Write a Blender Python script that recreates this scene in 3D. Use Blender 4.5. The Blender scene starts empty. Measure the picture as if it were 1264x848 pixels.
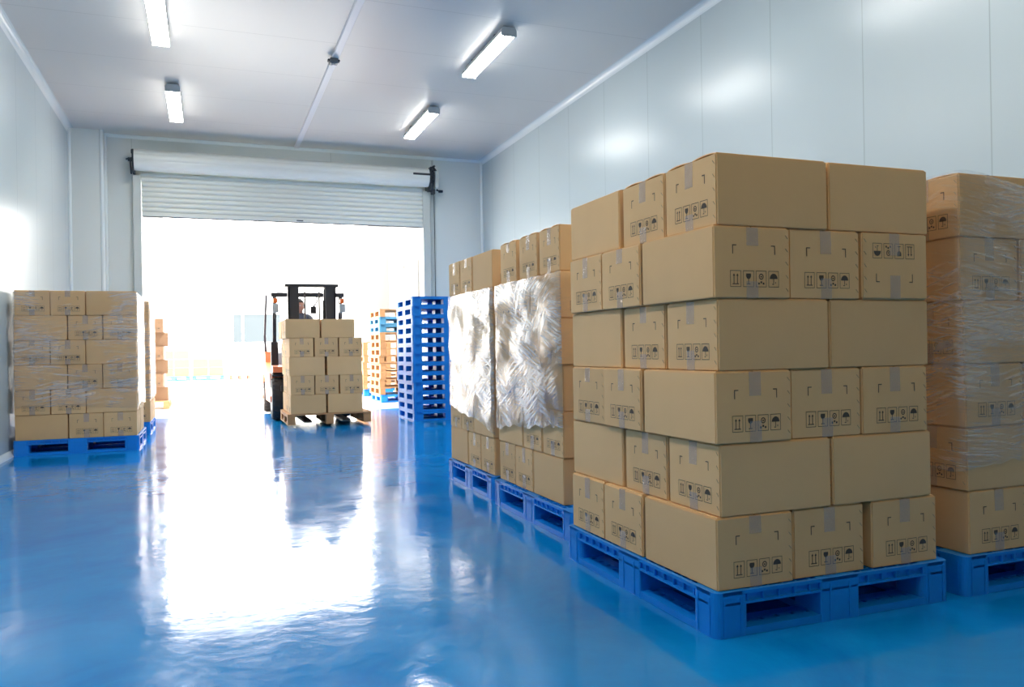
import bpy, bmesh, math, random
from mathutils import Vector, Matrix, noise
PI = math.pi
SC = bpy.context.scene
COL = SC.collection

# ------------------------------------------------------------------ helpers
def link(o, parent=None):
    COL.objects.link(o)
    if parent is not None:
        o.parent = parent
    return o

def tag(o, label=None, cat=None, group=None, kind=None):
    if label: o['label'] = label
    if cat: o['category'] = cat
    if group: o['group'] = group
    if kind: o['kind'] = kind
    return o

def empty(name, loc=(0, 0, 0), rz=0.0):
    o = bpy.data.objects.new(name, None)
    o.empty_display_size = 0.1
    o.location = loc; o.rotation_euler = (0, 0, rz)
    return link(o)

class MB:
    """collects shapes and links them as one mesh object"""
    def __init__(s): s.bm = bmesh.new()
    def box(s, x0, x1, y0, y1, z0, z1, bev=0.0, seg=1):
        r = bmesh.ops.create_cube(s.bm, size=1.0)
        m = Matrix.Translation(((x0+x1)/2, (y0+y1)/2, (z0+z1)/2)) @ Matrix.Diagonal((abs(x1-x0), abs(y1-y0), abs(z1-z0), 1))
        bmesh.ops.transform(s.bm, matrix=m, verts=r['verts'])
        if bev > 0:
            es = list({e for v in r['verts'] for e in v.link_edges})
            bmesh.ops.bevel(s.bm, geom=es, offset=bev, segments=seg, affect='EDGES', profile=0.5)
        return s
    def vbox(s, x0, x1, y0, y1, z0, z1, rad, seg=4):
        """box whose vertical edges are rounded"""
        r = bmesh.ops.create_cube(s.bm, size=1.0)
        m = Matrix.Translation(((x0+x1)/2, (y0+y1)/2, (z0+z1)/2)) @ Matrix.Diagonal((abs(x1-x0), abs(y1-y0), abs(z1-z0), 1))
        bmesh.ops.transform(s.bm, matrix=m, verts=r['verts'])
        es = [e for e in {e for v in r['verts'] for e in v.link_edges} if abs(e.verts[0].co.z-e.verts[1].co.z) > 1e-6]
        bmesh.ops.bevel(s.bm, geom=es, offset=rad, segments=seg, affect='EDGES', profile=0.5)
        return s
    def obox(s, a, b, w, d, bev=0.0, up=(0, 0, 1)):
        """bar from a to b, section w x d"""
        a = Vector(a); b = Vector(b); L = (b-a).length
        z = (b-a).normalized(); u = Vector(up)
        if abs(z.dot(u)) > .98: u = Vector((0, 1, 0))
        x = u.cross(z).normalized(); y = z.cross(x)
        r = bmesh.ops.create_cube(s.bm, size=1.0)
        m = Matrix(((x.x, y.x, z.x, 0), (x.y, y.y, z.y, 0), (x.z, y.z, z.z, 0), (0, 0, 0, 1)))
        m = Matrix.Translation((a+b)/2) @ m @ Matrix.Diagonal((w, d, L, 1))
        bmesh.ops.transform(s.bm, matrix=m, verts=r['verts'])
        if bev > 0:
            es = list({e for v in r['verts'] for e in v.link_edges})
            bmesh.ops.bevel(s.bm, geom=es, offset=bev, segments=1, affect='EDGES', profile=0.5)
        return s
    def cyl(s, a, b, r1, r2=None, n=20, caps=True):
        a = Vector(a); b = Vector(b); L = (b-a).length
        r2 = r1 if r2 is None else r2
        r = bmesh.ops.create_cone(s.bm, cap_ends=caps, segments=n, radius1=r1, radius2=r2, depth=L)
        q = Vector((0, 0, 1)).rotation_difference((b-a).normalized())
        bmesh.ops.transform(s.bm, matrix=Matrix.Translation((a+b)/2) @ q.to_matrix().to_4x4(), verts=r['verts'])
        return s
    def tube(s, pts, rad, n=8):
        for i in range(len(pts)-1):
            s.cyl(pts[i], pts[i+1], rad, n=n)
            if i: s.ball(pts[i], rad, n)
        return s
    def ball(s, c, r, n=10, sc=(1, 1, 1)):
        q = bmesh.ops.create_uvsphere(s.bm, u_segments=n*2, v_segments=n, radius=r)
        bmesh.ops.transform(s.bm, matrix=Matrix.Translation(c) @ Matrix.Diagonal((sc[0], sc[1], sc[2], 1)), verts=q['verts'])
        return s
    def lathe(s, prof, c, axis='x', n=32):
        """profile of (t along axis, radius)"""
        rings = []
        for t, r in prof:
            ring = []
            for k in range(n):
                a = 2*PI*k/n; p, q = r*math.cos(a), r*math.sin(a)
                co = (c[0]+t, c[1]+p, c[2]+q) if axis == 'x' else ((c[0]+p, c[1]+t, c[2]+q) if axis == 'y' else (c[0]+p, c[1]+q, c[2]+t))
                ring.append(s.bm.verts.new(co))
            rings.append(ring)
        for i in range(len(rings)-1):
            for k in range(n):
                s.bm.faces.new((rings[i][k], rings[i][(k+1) % n], rings[i+1][(k+1) % n], rings[i+1][k]))
        s.bm.faces.new(rings[0]); s.bm.faces.new(rings[-1])
        return s
    def prism(s, poly, axis, t0, t1):
        """extrude a closed outline: axis 'x' -> poly is (y,z); 'y' -> (x,z); 'z' -> (x,y)"""
        def P(p, t):
            return (t, p[0], p[1]) if axis == 'x' else ((p[0], t, p[1]) if axis == 'y' else (p[0], p[1], t))
        A = [s.bm.verts.new(P(p, t0)) for p in poly]; B = [s.bm.verts.new(P(p, t1)) for p in poly]
        n = len(poly)
        for k in range(n): s.bm.faces.new((A[k], A[(k+1) % n], B[(k+1) % n], B[k]))
        s.bm.faces.new(A[::-1]); s.bm.faces.new(B)
        return s
    def face(s, pts):
        s.bm.faces.new([s.bm.verts.new(p) for p in pts]); return s
    def mesh(s, name, mat, smooth=None):
        bmesh.ops.recalc_face_normals(s.bm, faces=s.bm.faces[:])
        me = bpy.data.meshes.new(name); s.bm.to_mesh(me); s.bm.free()
        for m in (mat if isinstance(mat, (list, tuple)) else [mat]): me.materials.append(m)
        if smooth:
            me.polygons.foreach_set('use_smooth', [True]*len(me.polygons))
            if smooth is not True: me.set_sharp_from_angle(angle=math.radians(smooth))
        return me
    def build(s, name, mat, parent=None, smooth=None):
        return link(bpy.data.objects.new(name, s.mesh(name, mat, smooth)), parent)

# ------------------------------------------------------------------ materials
def lin(c):
    return tuple(((v/255)/12.92 if v/255 <= .04045 else ((v/255+.055)/1.055)**2.4) for v in c) + (1,)

def mat(name, rgb, rough=.5, metal=0.0, spec=.5, var=0.0, var_scale=6.0, bump=0.0, bump_scale=60.0, emit=0.0, objvar=0.0, coat=0.0, rvar=0.0):
    m = bpy.data.materials.new(name); m.use_nodes = True
    N = m.node_tree.nodes; L = m.node_tree.links; b = N['Principled BSDF']
    b.inputs['Base Color'].default_value = lin(rgb); b.inputs['Roughness'].default_value = rough
    b.inputs['Metallic'].default_value = metal; b.inputs['Specular IOR Level'].default_value = spec
    b.inputs['Coat Weight'].default_value = coat
    tc = N.new('ShaderNodeTexCoord')
    if var or objvar:
        h = N.new('ShaderNodeHueSaturation'); h.inputs['Color'].default_value = lin(rgb)
        v = None
        if var:
            n = N.new('ShaderNodeTexNoise'); n.inputs['Scale'].default_value = var_scale; n.inputs['Detail'].default_value = 5
            L.new(tc.outputs['Object'], n.inputs['Vector'])
            r = N.new('ShaderNodeMapRange'); r.inputs['To Min'].default_value = 1-var; r.inputs['To Max'].default_value = 1+var
            L.new(n.outputs['Fac'], r.inputs['Value']); v = r.outputs['Result']
        if objvar:
            oi = N.new('ShaderNodeObjectInfo'); r2 = N.new('ShaderNodeMapRange')
            r2.inputs['To Min'].default_value = 1-objvar; r2.inputs['To Max'].default_value = 1+objvar
            L.new(oi.outputs['Random'], r2.inputs['Value'])
            if v is None: v = r2.outputs['Result']
            else:
                mu = N.new('ShaderNodeMath'); mu.operation = 'MULTIPLY'
                L.new(v, mu.inputs[0]); L.new(r2.outputs['Result'], mu.inputs[1]); v = mu.outputs[0]
        L.new(v, h.inputs['Value']); L.new(h.outputs['Color'], b.inputs['Base Color'])
    if rvar:
        n = N.new('ShaderNodeTexNoise'); n.inputs['Scale'].default_value = 3; L.new(tc.outputs['Object'], n.inputs['Vector'])
        r = N.new('ShaderNodeMapRange'); r.inputs['To Min'].default_value = max(0, rough-rvar); r.inputs['To Max'].default_value = rough+rvar
        L.new(n.outputs['Fac'], r.inputs['Value']); L.new(r.outputs['Result'], b.inputs['Roughness'])
    if bump:
        n = N.new('ShaderNodeTexNoise'); n.inputs['Scale'].default_value = bump_scale; n.inputs['Detail'].default_value = 3
        L.new(tc.outputs['Object'], n.inputs['Vector'])
        bp = N.new('ShaderNodeBump'); bp.inputs['Strength'].default_value = bump; bp.inputs['Distance'].default_value = .01
        L.new(n.outputs['Fac'], bp.inputs['Height']); L.new(bp.outputs['Normal'], b.inputs['Normal'])
    if emit:
        b.inputs['Emission Color'].default_value = lin(rgb); b.inputs['Emission Strength'].default_value = emit
    return m

def mat_cardboard(name, rgb):
    m = mat(name, rgb, rough=.72, spec=.25, var=.07, var_scale=3.0, objvar=.06)
    N = m.node_tree.nodes; L = m.node_tree.links; b = N['Principled BSDF']
    tc = [n for n in N if n.type == 'TEX_COORD'][0]
    # faint upright fluting of corrugated board, plus fibre grain
    w = N.new('ShaderNodeTexWave'); w.inputs['Scale'].default_value = 40; w.inputs['Distortion'].default_value = .4; w.bands_direction = 'DIAGONAL'
    mp = N.new('ShaderNodeMapping'); mp.inputs['Scale'].default_value = (1, 1, 0)
    L.new(tc.outputs['Object'], mp.inputs['Vector']); L.new(mp.outputs['Vector'], w.inputs['Vector'])
    n = N.new('ShaderNodeTexNoise'); n.inputs['Scale'].default_value = 9; n.inputs['Detail'].default_value = 4
    L.new(tc.outputs['Object'], n.inputs['Vector'])
    ad = N.new('ShaderNodeMath'); ad.operation = 'MULTIPLY_ADD'; ad.inputs[1].default_value = .015
    L.new(w.outputs['Fac'], ad.inputs[0]); L.new(n.outputs['Fac'], ad.inputs[2])
    bp = N.new('ShaderNodeBump'); bp.inputs['Strength'].default_value = .08; bp.inputs['Distance'].default_value = .02
    L.new(ad.outputs[0], bp.inputs['Height']); L.new(bp.outputs['Normal'], b.inputs['Normal'])
    return m

def mat_panel(name, rgb, axis, first, pitch, rough, width=.006, bumpy=.12):
    """painted metal sandwich panels: seams every `pitch` metres along an axis"""
    m = bpy.data.materials.new(name); m.use_nodes = True
    N = m.node_tree.nodes; L = m.node_tree.links; b = N['Principled BSDF']
    g = N.new('ShaderNodeNewGeometry'); sp = N.new('ShaderNodeSeparateXYZ'); L.new(g.outputs['Position'], sp.inputs[0])
    def M(op, a, bb=None):
        n = N.new('ShaderNodeMath'); n.operation = op
        for i, v in enumerate((a, bb)):
            if v is None: continue
            if isinstance(v, (int, float)): n.inputs[i].default_value = v
            else: L.new(v, n.inputs[i])
        return n.outputs[0]
    t = M('SUBTRACT', sp.outputs[axis], first - pitch/2)
    t = M('DIVIDE', t, pitch); fl = M('FLOOR', t); t = M('FRACT', t)
    d = M('MULTIPLY', M('ABSOLUTE', M('SUBTRACT', t, .5)), pitch)      # metres from the seam
    seam = N.new('ShaderNodeMapRange'); seam.inputs['From Min'].default_value = width*.35; seam.inputs['From Max'].default_value = width
    L.new(d, seam.inputs['Value'])
    wn = N.new('ShaderNodeTexWhiteNoise'); wn.noise_dimensions = '1D'; L.new(fl, wn.inputs['W'])
    mx = N.new('ShaderNodeMix'); mx.data_type = 'RGBA'
    c = lin(rgb); mx.inputs['A'].default_value = tuple(v*.74 for v in c[:3])+(1,); mx.inputs['B'].default_value = c
    L.new(seam.outputs['Result'], mx.inputs['Factor']); L.new(mx.outputs['Result'], b.inputs['Base Color'])
    b.inputs['Roughness'].default_value = rough; b.inputs['Specular IOR Level'].default_value = .6
    n = N.new('ShaderNodeTexNoise'); n.inputs['Scale'].default_value = 1.3; n.inputs['Detail'].default_value = 2
    L.new(g.outputs['Position'], n.inputs['Vector'])
    tilt = M('MULTIPLY', M('MULTIPLY', M('SUBTRACT', wn.outputs['Value'], .5), .006), M('SUBTRACT', t, .5))
    hgt = M('ADD', M('ADD', M('MULTIPLY', seam.outputs['Result'], .003), M('MULTIPLY', n.outputs['Fac'], .012)), tilt)
    bp = N.new('ShaderNodeBump'); bp.inputs['Strength'].default_value = bumpy; bp.inputs['Distance'].default_value = 1.0
    L.new(hgt, bp.inputs['Height']); L.new(bp.outputs['Normal'], b.inputs['Normal'])
    return m

def mat_floor():
    m = bpy.data.materials.new('blue_epoxy'); m.use_nodes = True
    N = m.node_tree.nodes; L = m.node_tree.links; b = N['Principled BSDF']
    g = N.new('ShaderNodeNewGeometry')
    n1 = N.new('ShaderNodeTexNoise'); n1.inputs['Scale'].default_value = 1.4; n1.inputs['Detail'].default_value = 10; n1.inputs['Roughness'].default_value = .72; n1.inputs['Distortion'].default_value = .8
    L.new(g.outputs['Position'], n1.inputs['Vector'])
    r = N.new('ShaderNodeValToRGB'); r.color_ramp.elements[0].position = .3; r.color_ramp.elements[1].position = .75
    r.color_ramp.elements[0].color = lin((0, 112, 186)); r.color_ramp.elements[1].color = lin((10, 140, 210))
    L.new(n1.outputs['Fac'], r.inputs['Fac']); L.new(r.outputs['Color'], b.inputs['Base Color'])
    n2 = N.new('ShaderNodeTexNoise'); n2.inputs['Scale'].default_value = 2.6; n2.inputs['Detail'].default_value = 8; n2.inputs['Roughness'].default_value = .7
    L.new(g.outputs['Position'], n2.inputs['Vector'])
    rr = N.new('ShaderNodeMapRange'); rr.inputs['From Min'].default_value = .35; rr.inputs['From Max'].default_value = .7
    rr.inputs['To Min'].default_value = .05; rr.inputs['To Max'].default_value = .20
    L.new(n2.outputs['Fac'], rr.inputs['Value']); L.new(rr.outputs['Result'], b.inputs['Roughness'])
    b.inputs['Specular IOR Level'].default_value = .36; b.inputs['IOR'].default_value = 1.5
    n3 = N.new('ShaderNodeTexNoise'); n3.inputs['Scale'].default_value = 13; n3.inputs['Detail'].default_value = 5
    L.new(g.outputs['Position'], n3.inputs['Vector'])
    n4 = N.new('ShaderNodeTexNoise'); n4.inputs['Scale'].default_value = 1.2; n4.inputs['Detail'].default_value = 1
    L.new(g.outputs['Position'], n4.inputs['Vector'])
    ad = N.new('ShaderNodeMath'); ad.operation = 'MULTIPLY_ADD'; ad.inputs[1].default_value = 1.2
    L.new(n4.outputs['Fac'], ad.inputs[0]); L.new(n3.outputs['Fac'], ad.inputs[2])
    bp = N.new('ShaderNodeBump'); bp.inputs['Strength'].default_value = .085; bp.inputs['Distance'].default_value = .012
    L.new(ad.outputs[0], bp.inputs['Height']); L.new(bp.outputs['Normal'], b.inputs['Normal'])
    return m

def mat_film(name, cover, gloss, lo, hi, base=.03, tint=(236, 235, 234), rough=.2, patch=(.38, .58), bump=.5, sets=((.45, 34), (-.6, 26), (.06, 40)), along=.38, fmax=.16):
    """clear stretch film: see-through, glossy, cloudy along the strands of its wrinkles"""
    m = bpy.data.materials.new(name); m.use_nodes = True
    N = m.node_tree.nodes; L = m.node_tree.links
    for n in list(N):
        if n.type != 'OUTPUT_MATERIAL': N.remove(n)
    out = [n for n in N if n.type == 'OUTPUT_MATERIAL'][0]
    tc = N.new('ShaderNodeTexCoord')
    def math_(op, a, b=None, clamp=False):
        n = N.new('ShaderNodeMath'); n.operation = op; n.use_clamp = clamp
        for k, v in enumerate((a, b)):
            if v is None: continue
            if isinstance(v, (int, float)): n.inputs[k].default_value = v
            else: L.new(v, n.inputs[k])
        return n.outputs[0]
    def noise_(vec, scale, detail, dist=0.0):
        n = N.new('ShaderNodeTexNoise'); n.inputs['Scale'].default_value = scale; n.inputs['Detail'].default_value = detail; n.inputs['Distortion'].default_value = dist
        L.new(vec, n.inputs['Vector']); return n.outputs['Fac']
    def rng(v, a, b, c, d):
        n = N.new('ShaderNodeMapRange'); n.interpolation_type = 'SMOOTHSTEP'
        for k, q in (('From Min', a), ('From Max', b), ('To Min', c), ('To Max', d)): n.inputs[k].default_value = q
        L.new(v, n.inputs['Value']); return n.outputs['Result']
    st = []
    for k, (ang, freq) in enumerate(sets):
        mp = N.new('ShaderNodeMapping'); mp.vector_type = 'TEXTURE'; mp.inputs['Location'].default_value = (k*3.1, k*1.7, k*.9)
        mp.inputs['Rotation'].default_value = (ang, ang*.6, 0); mp.inputs['Scale'].default_value = (along, along, 1.0/freq)
        L.new(tc.outputs['Object'], mp.inputs['Vector'])
        a = noise_(mp.outputs['Vector'], 1.0, 3, .35)
        # each set of strands lives in its own patches
        mq = N.new('ShaderNodeMapping'); mq.inputs['Location'].default_value = (k*5.3, k*2.2, k*7.1); L.new(tc.outputs['Object'], mq.inputs['Vector'])
        pm = rng(noise_(mq.outputs['Vector'], 2.6, 2), patch[0], patch[1], 0.0, 1.0)
        st.append(math_('ADD', math_('MULTIPLY', math_('SUBTRACT', a, .5), math_('ADD', math_('MULTIPLY', pm, .95), .05)), math_('ADD', math_('MULTIPLY', pm, .15), .35)))
    big = rng(noise_(tc.outputs['Object'], 3.4, 3, .4), .40, .54, 0.0, 1.0)
    h = st[0]
    for q in st[1:]: h = math_('MAXIMUM', h, q)
    bp = N.new('ShaderNodeBump'); bp.inputs['Strength'].default_value = bump; bp.inputs['Distance'].default_value = .02
    L.new(h, bp.inputs['Height'])
    gl = N.new('ShaderNodeBsdfGlossy'); gl.inputs['Roughness'].default_value = rough; gl.inputs['Color'].default_value = (1, 1, 1, 1)
    L.new(bp.outputs['Normal'], gl.inputs['Normal'])
    tr = N.new('ShaderNodeBsdfTransparent'); tr.inputs['Color'].default_value = (.97, .97, .97, 1)
    df = N.new('ShaderNodeBsdfDiffuse'); df.inputs['Color'].default_value = lin(tint); L.new(bp.outputs['Normal'], df.inputs['Normal'])
    cv_ = math_('MULTIPLY', rng(h, lo, hi, base, cover), math_('ADD', math_('MULTIPLY', big, .6), .4))
    m1 = N.new('ShaderNodeMixShader'); L.new(cv_, m1.inputs['Fac']); L.new(tr.outputs[0], m1.inputs[1]); L.new(df.outputs[0], m1.inputs[2])
    fr = N.new('ShaderNodeFresnel'); fr.inputs['IOR'].default_value = 1.5; L.new(bp.outputs['Normal'], fr.inputs['Normal'])
    fm = math_('MINIMUM', math_('MULTIPLY', fr.outputs[0], math_('MULTIPLY', math_('ADD', math_('MULTIPLY', big, .75), .25), gloss)), fmax)
    m2 = N.new('ShaderNodeMixShader'); L.new(fm, m2.inputs['Fac']); L.new(m1.outputs[0], m2.inputs[1]); L.new(gl.outputs[0], m2.inputs[2])
    L.new(m2.outputs[0], out.inputs['Surface'])
    return m

def mat_tape(name, fac):
    m = bpy.data.materials.new(name); m.use_nodes = True
    N = m.node_tree.nodes; L = m.node_tree.links; b = N['Principled BSDF']; out = [n for n in N if n.type == 'OUTPUT_MATERIAL'][0]
    b.inputs['Base Color'].default_value = lin((196, 186, 180)); b.inputs['Roughness'].default_value = .2; b.inputs['Specular IOR Level'].default_value = .8
    tc = N.new('ShaderNodeTexCoord'); n = N.new('ShaderNodeTexNoise'); n.inputs['Scale'].default_value = 22; n.inputs['Detail'].default_value = 3
    L.new(tc.outputs['Object'], n.inputs['Vector'])
    bp = N.new('ShaderNodeBump'); bp.inputs['Strength'].default_value = .8; bp.inputs['Distance'].default_value = .012
    L.new(n.outputs['Fac'], bp.inputs['Height']); L.new(bp.outputs['Normal'], b.inputs['Normal'])
    tr = N.new('ShaderNodeBsdfTransparent'); mx = N.new('ShaderNodeMixShader'); mx.inputs['Fac'].default_value = fac
    L.new(tr.outputs[0], mx.inputs[1]); L.new(b.outputs[0], mx.inputs[2]); L.new(mx.outputs[0], out.inputs['Surface'])
    return m

M = {}
M['wall'] = mat_panel('white_wall_panel', (186, 199, 202), 'Y', 3.474, 1.0, .27)
M['wall_back'] = mat_panel('white_back_panel', (216, 222, 219), 'X', -1.0, 2.9, .34)
M['ceiling'] = mat_panel('white_ceiling_panel', (203, 201, 197), 'Y', 7.34, 1.137, .34)
M['floor'] = mat_floor()
M['trim'] = mat('white_trim', (222, 230, 231), rough=.22, spec=.7)
M['card'] = mat_cardboard('corrugated_cardboard', (223, 182, 131))
M['card_out'] = mat_cardboard('darkened_outdoor_cardboard', (132, 104, 82))  # darker copy of the cardboard, offsetting the overexposed yard light
M['ink'] = mat('dark_print', (74, 62, 50), rough=.6)
M['tape'] = mat_tape('clear_packing_tape', .40)
M['staple'] = mat('staple_wire', (176, 150, 116), rough=.5, metal=.2)
M['blue'] = mat('blue_plastic', (2, 132, 224), rough=.38, var=.05, bump=.05, bump_scale=90, objvar=.05)
M['pale_blue'] = mat('faded_blue_plastic', (64, 132, 170), rough=.5, var=.06)
M['wood'] = mat('pallet_wood', (178, 134, 92), rough=.75, var=.14, var_scale=9, objvar=.1)
M['shutter'] = mat('shutter_steel', (226, 229, 222), rough=.32, spec=.6)
M['rail'] = mat('shutter_rail_steel', (196, 202, 198), rough=.35, spec=.6)
M['iron'] = mat('dark_iron', (52, 58, 66), rough=.5, metal=.3)
M['lamp'] = mat('lamp_diffuser', (252, 251, 246), emit=21.0)
M['lamp_near'] = mat('boosted_lamp_diffuser', (252, 250, 246), emit=38.0)  # out-of-view lamps, glow raised above the visible ones to lift near cartons
M['lamp_fill'] = mat('fill_lamp_diffuser', (255, 230, 166), emit=30.0)  # warm glow of the fill lamp added behind the camera
M['lamp_body'] = mat('lamp_housing', (190, 194, 196), rough=.4)
M['clip'] = mat('lamp_clip_steel', (110, 114, 118), rough=.35, metal=.6)
M['duct'] = mat('white_plastic_duct', (214, 214, 218), rough=.35)
M['concrete'] = mat('pale_concrete', (206, 204, 198), rough=.8, var=.05, var_scale=1.5)
M['plaster'] = mat('cream_plaster', (141, 142, 141), rough=.85, var=.02)
M['pane'] = mat('blue_grey_glazing', (72, 80, 85), rough=.2)
M['film_white'] = mat_film('crinkled_stretch_film',   .66, 2.1, .43, .62, base=.10, rough=.16, patch=(.40, .62), bump=.22, sets=((.32, 95), (-.45, 80), (.05, 120), (-.9, 60)), along=.2, fmax=.8)
M['film_no_glare'] = mat_film('no_glare_end_film', .10, .8, .5, .8, base=.015, bump=.1)  # tight end film, kept clearer because the ends catch no glare
M['film_clear'] = mat_film('taut_stretch_film', .36, 1.6, .43, .62, base=.04, bump=.3, patch=(.36, .6), sets=((.22, 110), (-.28, 90), (.1, 140)), along=.16, fmax=.3)
M['film_thin'] = mat_film('thin_stretch_film', .42, 1.4, .43, .62, base=.03, bump=.3, patch=(.38, .6), sets=((.2, 70), (-.3, 60), (.08, 80)), along=.3, fmax=.22)

# ------------------------------------------------------------------ camera
F, YAW, ROLL, EYE = 985.0, math.radians(20.9), 0.0165, 0.96
fw = Vector((math.sin(YAW), math.cos(YAW), 0)); rt = Vector((math.cos(YAW), -math.sin(YAW), 0)); upv = Vector((0, 0, 1))
X = rt*math.cos(ROLL) - upv*math.sin(ROLL); Y = rt*math.sin(ROLL) + upv*math.cos(ROLL); Z = -fw
cam = bpy.data.cameras.new('camera'); co = bpy.data.objects.new('camera', cam); COL.objects.link(co)
co.matrix_world = Matrix(((X.x, Y.x, Z.x, 0), (X.y, Y.y, Z.y, 0), (X.z, Y.z, Z.z, EYE), (0, 0, 0, 1)))
cam.sensor_fit = 'HORIZONTAL'; cam.sensor_width = 36; cam.lens = F/1264*36; cam.shift_y = 6.5/1264
cam.clip_start = .05; cam.clip_end = 300
SC.camera = co

# ------------------------------------------------------------------ setting
XL, XR, YB, YF, H = -1.80, 4.46, 13.0, -4.5, 4.20
DX0, DX1, DZ = -.87, 3.38, 3.55                    # doorway
def struct(mb, name, m, parent=None, smooth=None, label=None):
    o = mb.build(name, m, parent, smooth); o['kind'] = 'structure'
    if label: o['label'] = label
    return o
struct(MB().box(XL-.2, XR+.2, YF-.2, YB+.15, -.1, 0), 'floor', M['floor'], label='glossy blue epoxy floor')
struct(MB().box(XL-.2, XR+.2, YF-.2, YB+.2, H, H+.15), 'ceiling', M['ceiling'], label='white panelled ceiling')
struct(MB().box(XL-.15, XL, YF, YB+.15, 0, H), 'wall_left', M['wall'], label='white panel wall across the aisle')
struct(MB().box(XR, XR+.15, YF, YB+.15, 0, H), 'wall_right', M['wall'], label='white panel wall behind the stacked cartons')
struct(MB().box(XL, XR, YF-.15, YF, 0, H), 'wall_front', M['wall'])
wb = MB(); wb.box(XL, DX0, YB, YB+.15, 0, H); wb.box(DX1, XR, YB, YB+.15, 0, H); wb.box(DX0, DX1, YB, YB+.15, DZ, H)
struct(wb, 'wall_back', M['wall_back'], label='white end wall around the roller door')
# boxed-out column in the far corner, with rounded edge beads
pc = MB().box(XL, -1.365, 12.78, YB, 0, H); struct(pc, 'wall_pillar', M['wall_back'], label='boxed white column in the far corner')
def bead(name, x, y, r, z1=H, n=10):
    return struct(MB().cyl((x, y, 0.0), (x, y, z1), r, n=n), name, M['trim'], smooth=40)
bead('trim_1', XL+.012, 12.78, .028); bead('trim_2', -1.375, 12.79, .03); bead('trim_3', -1.35, 12.985, .028); bead('trim_4', XR-.012, 12.985, .03)
# sloped coving strips between walls and ceiling
def coving(name, poly, axis, t0, t1): struct(MB().prism(poly, axis, t0, t1), name, M['trim'])
cv = .075
def arc(cx, cz, sx):
    return [(cx + sx*cv*(1-math.sin(a)), cz - cv*(1-math.cos(a))) for a in [PI/2*k/6 for k in range(7)]] + [(cx, cz)]
coving('trim_5', arc(XR, H, -1), 'y', YF, YB); coving('trim_6', arc(XL, H, 1), 'y', YF, YB)
coving('trim_7', [(YB, H), (YB, H-.045), (YB-.012, H-.045), (YB-.045, H-.012), (YB-.045, H)], 'x', -1.34, XR)
# floor curb along the wall across the aisle
struct(MB().prism([(XL, 0), (XL+.05, 0), (XL+.045, .012), (XL+.012, .045), (XL, .05)], 'y', YF, 12.78), 'baseboard_left', M['trim'])
struct(MB().prism([(XR, 0), (XR-.05, 0), (XR-.045, .012), (XR-.012, .045), (XR, .05)], 'y', YF, YB), 'baseboard_right', M['trim'])

# ------------------------------------------------------------------ roller door
door = empty('door_1', ((DX0+DX1)/2, 12.93, 0)); tag(door, 'raised white steel roller shutter over the loading doorway', kind='structure')
dcx = (DX0+DX1)/2
def dpart(mb, name, m, smooth=None, parent=None, label=None):
    o = mb.build(name, m, parent or door, smooth)
    if parent is None: o.location = (-dcx, -12.93, 0)
    o['kind'] = 'structure'
    if label: o['label'] = label
    return o
# coiled curtain: ridged roll
n = 144; mb = MB(); ring0, ring1 = [], []
bc = Vector((0, 12.74, 3.792))
for k in range(n):
    a = 2*PI*k/n
    r = .142 + .013*abs(math.sin(a*4.5+.5))**.4
    for ring, x in ((ring0, -.945), (ring1, 3.43)):
        ring.append(mb.bm.verts.new((x, bc.y + r*math.cos(a), bc.z + r*math.sin(a))))
for k in range(n): mb.bm.faces.new((ring0[k], ring0[(k+1) % n], ring1[(k+1) % n], ring1[k]))
mb.bm.faces.new(ring0); mb.bm.faces.new(ring1)
dpart(mb, 'shutter_roll', M['shutter'], 50)
# hanging slats
zs = [3.66 - .0745*i for i in range(9)]
prof = []
for i in range(8):
    for k in range(7):
        t = k/7; z = zs[i] + (zs[i+1]-zs[i])*t
        prof.append((12.905 - .022*math.sin(PI*t)**.8 if t > 0 else 12.912, z))
prof.append((12.912, zs[-1]))
mb = MB(); A = [mb.bm.verts.new((DX0+.002, y, z)) for y, z in prof]; B = [mb.bm.verts.new((DX1-.002, y, z)) for y, z in prof]
A2 = [mb.bm.verts.new((DX0+.002, 12.925, z)) for z in (prof[0][1], prof[-1][1])]; B2 = [mb.bm.verts.new((DX1-.002, 12.925, z)) for z in (prof[0][1], prof[-1][1])]
for k in range(len(prof)-1): mb.bm.faces.new((A[k], A[k+1], B[k+1], B[k]))
mb.bm.faces.new((A2[0], A2[1], B2[1], B2[0])); mb.bm.faces.new((A[0], B[0], B2[0], A2[0])); mb.bm.faces.new((A[-1], B[-1], B2[1], A2[1]))
dpart(mb, 'shutter_curtain', M['shutter'], 45)
bb = dpart(MB().box(DX0+.004, DX1-.004, 12.885, 12.93, 3.003, 3.064, .006), 'bottom_bar', M['shutter'])
o = dpart(MB().box(1.34, 1.44, 12.879, 12.885, 3.02, 3.034), 'lock_slot', M['iron'], parent=bb)
o = dpart(MB().box(DX0+.004, DX1-.004, 12.89, 12.925, 2.992, 3.003), 'rubber_seal', M['iron'], parent=bb)
for x0, x1 in ((-.985, -.872), (3.372, 3.50)):
    g = dpart(MB().box(x0, x1, 12.86, 12.998, 0, 3.60, .008), 'guide_rail', M['rail'])
dpart(MB().box(3.505, 3.62, 12.965, 12.998, 0, 3.62, .004).box(3.53, 3.55, 12.955, 12.966, 0, 3.62), 'door_post', M['rail'])
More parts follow.
